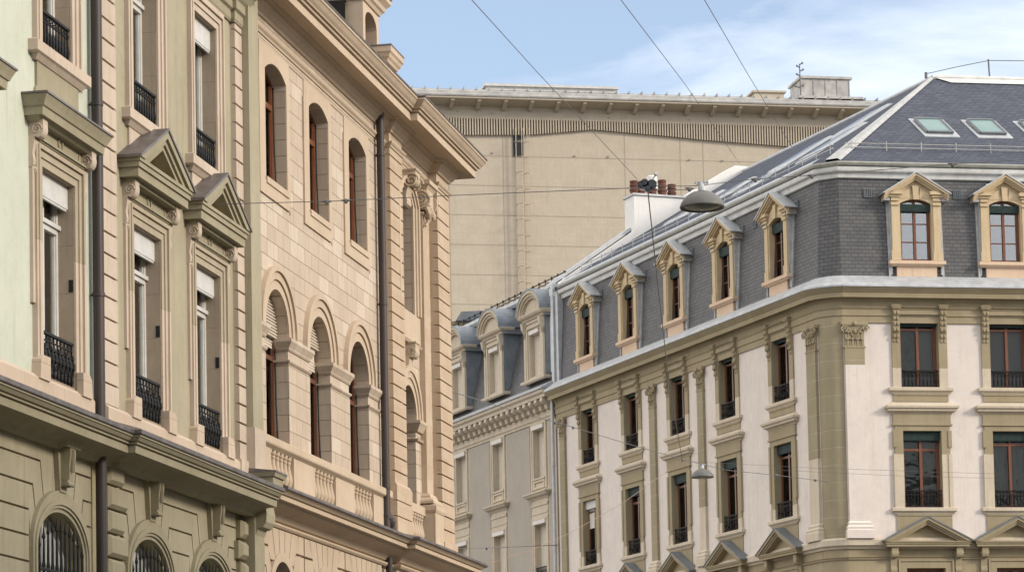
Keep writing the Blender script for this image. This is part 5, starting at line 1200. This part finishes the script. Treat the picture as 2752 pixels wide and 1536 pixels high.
wire('span_wire',[(1745,506,43),(1800,511,43),(1855,509,43),(1885,503,43)],.009,'short lower wire between black insulator and large lamp',knots=[(1853,506,43)])
wire('sky_wire',[(1000,-330,18),(1255,-14,26),(1440,190,34),(1713,482,43)],.008,'leftmost of the three slanting wires in the sky')
wire('sky_wire',[(1400,-420,34),(1658,-14,50),(1840,225,78),(1987,439,112)],.016,'middle slanting wire in the sky, ending at the white roof wall')
wire('sky_wire',[(1640,-420,34),(1885,-14,50),(2010,200,72),(2128,394,100)],.016,'rightmost slanting wire in the sky, ending at the slate roof')
wire('hanging_cable',[(1741,512,43),(1760,690,47),(1775,830,53),(1800,1040,66),(1834,1238,84)],.017,'dark cable dropping from the black insulator to the lower lamp wire')
wire('span_wire',[(1190,1044,60),(1361,1097,66),(1540,1147,73),(1681,1190,79),(1834,1233,84),(1887,1246,85)],.017,'lower wire from the palace corner to the small lamp',knots=[(1491,1134,71),(1540,1147,73),(1834,1235,84)])
wire('span_wire',[(1887,1246,85),(1950,1262,85.5),(2088,1276,86.5),(2191,1289,87.5),(2268,1301,88.2)],.017,'lower wire from the small lamp to a hook on the round corner',knots=[(2088,1276,86.5),(2191,1289,87.5),(2262,1300,88.1)])
wire('thin_wire',[(1834,1238,84),(2200,1257,84),(2900,1279,84)],.008,'upper of two hair thin wires across the right facade')
wire('thin_wire',[(2088,1262,84),(2400,1277,84),(2900,1290,84)],.008,'lower of two hair thin wires across the right facade')
M['cable2']=plain('pinkish_cable',(.30,.20,.15),.6)
wire('sagging_cable',[(1255,1532,66),(1438,1473,70),(1535,1429,74),(1677,1348,78),(1796,1263,84)],.012,'pinkish cable climbing to the right before the lower windows',mat='cable2')
wire('tie_rod',[(1215,1473,60),(1327,1470,75),(1345,1469,78)],.014,'thin left half of the dark tie before the grey house',knots=[(1308,1471,72)])
wire('tie_rod',[(1325,1470,75),(1502,1463,104)],.028,'thick right half of the dark tie ending at the downpipe')
# insulator cluster
c=seen(1738,500,43); t=thing('wire_insulator',Matrix.Translation(c),'black insulator cluster joining the wires beside the chimney pots','insulator')
mb=MB()
for x,z,r in ((-.085,.02,.055),(-.03,.045,.06),(.075,.02,.075),(.02,-.03,.06)):
    mb.tube([(x,-.03,z),(x,.03,z)],r,12); mb.tube([(x,-.045,z),(x,.045,z)],r*.6,10)
part('insulator_disc',mb,M['insul'],t)
mb=MB(); mb.tube([(-.14,0,-.01),(.1,0,-.02)],.02,6); mb.tube([(.02,0,0),(.02,0,-.09)],.018,6); mb.tube([(.06,0,.05),(.13,.02,.16)],.012,5); mb.blob((.135,.02,.17),(.03,.03,.035),6,4); mb.tube([(-.12,0,-.01),(-.08,.02,-.06),(0,.02,-.075)],.010,5); part('clamp',mb,M['zinc'],t)
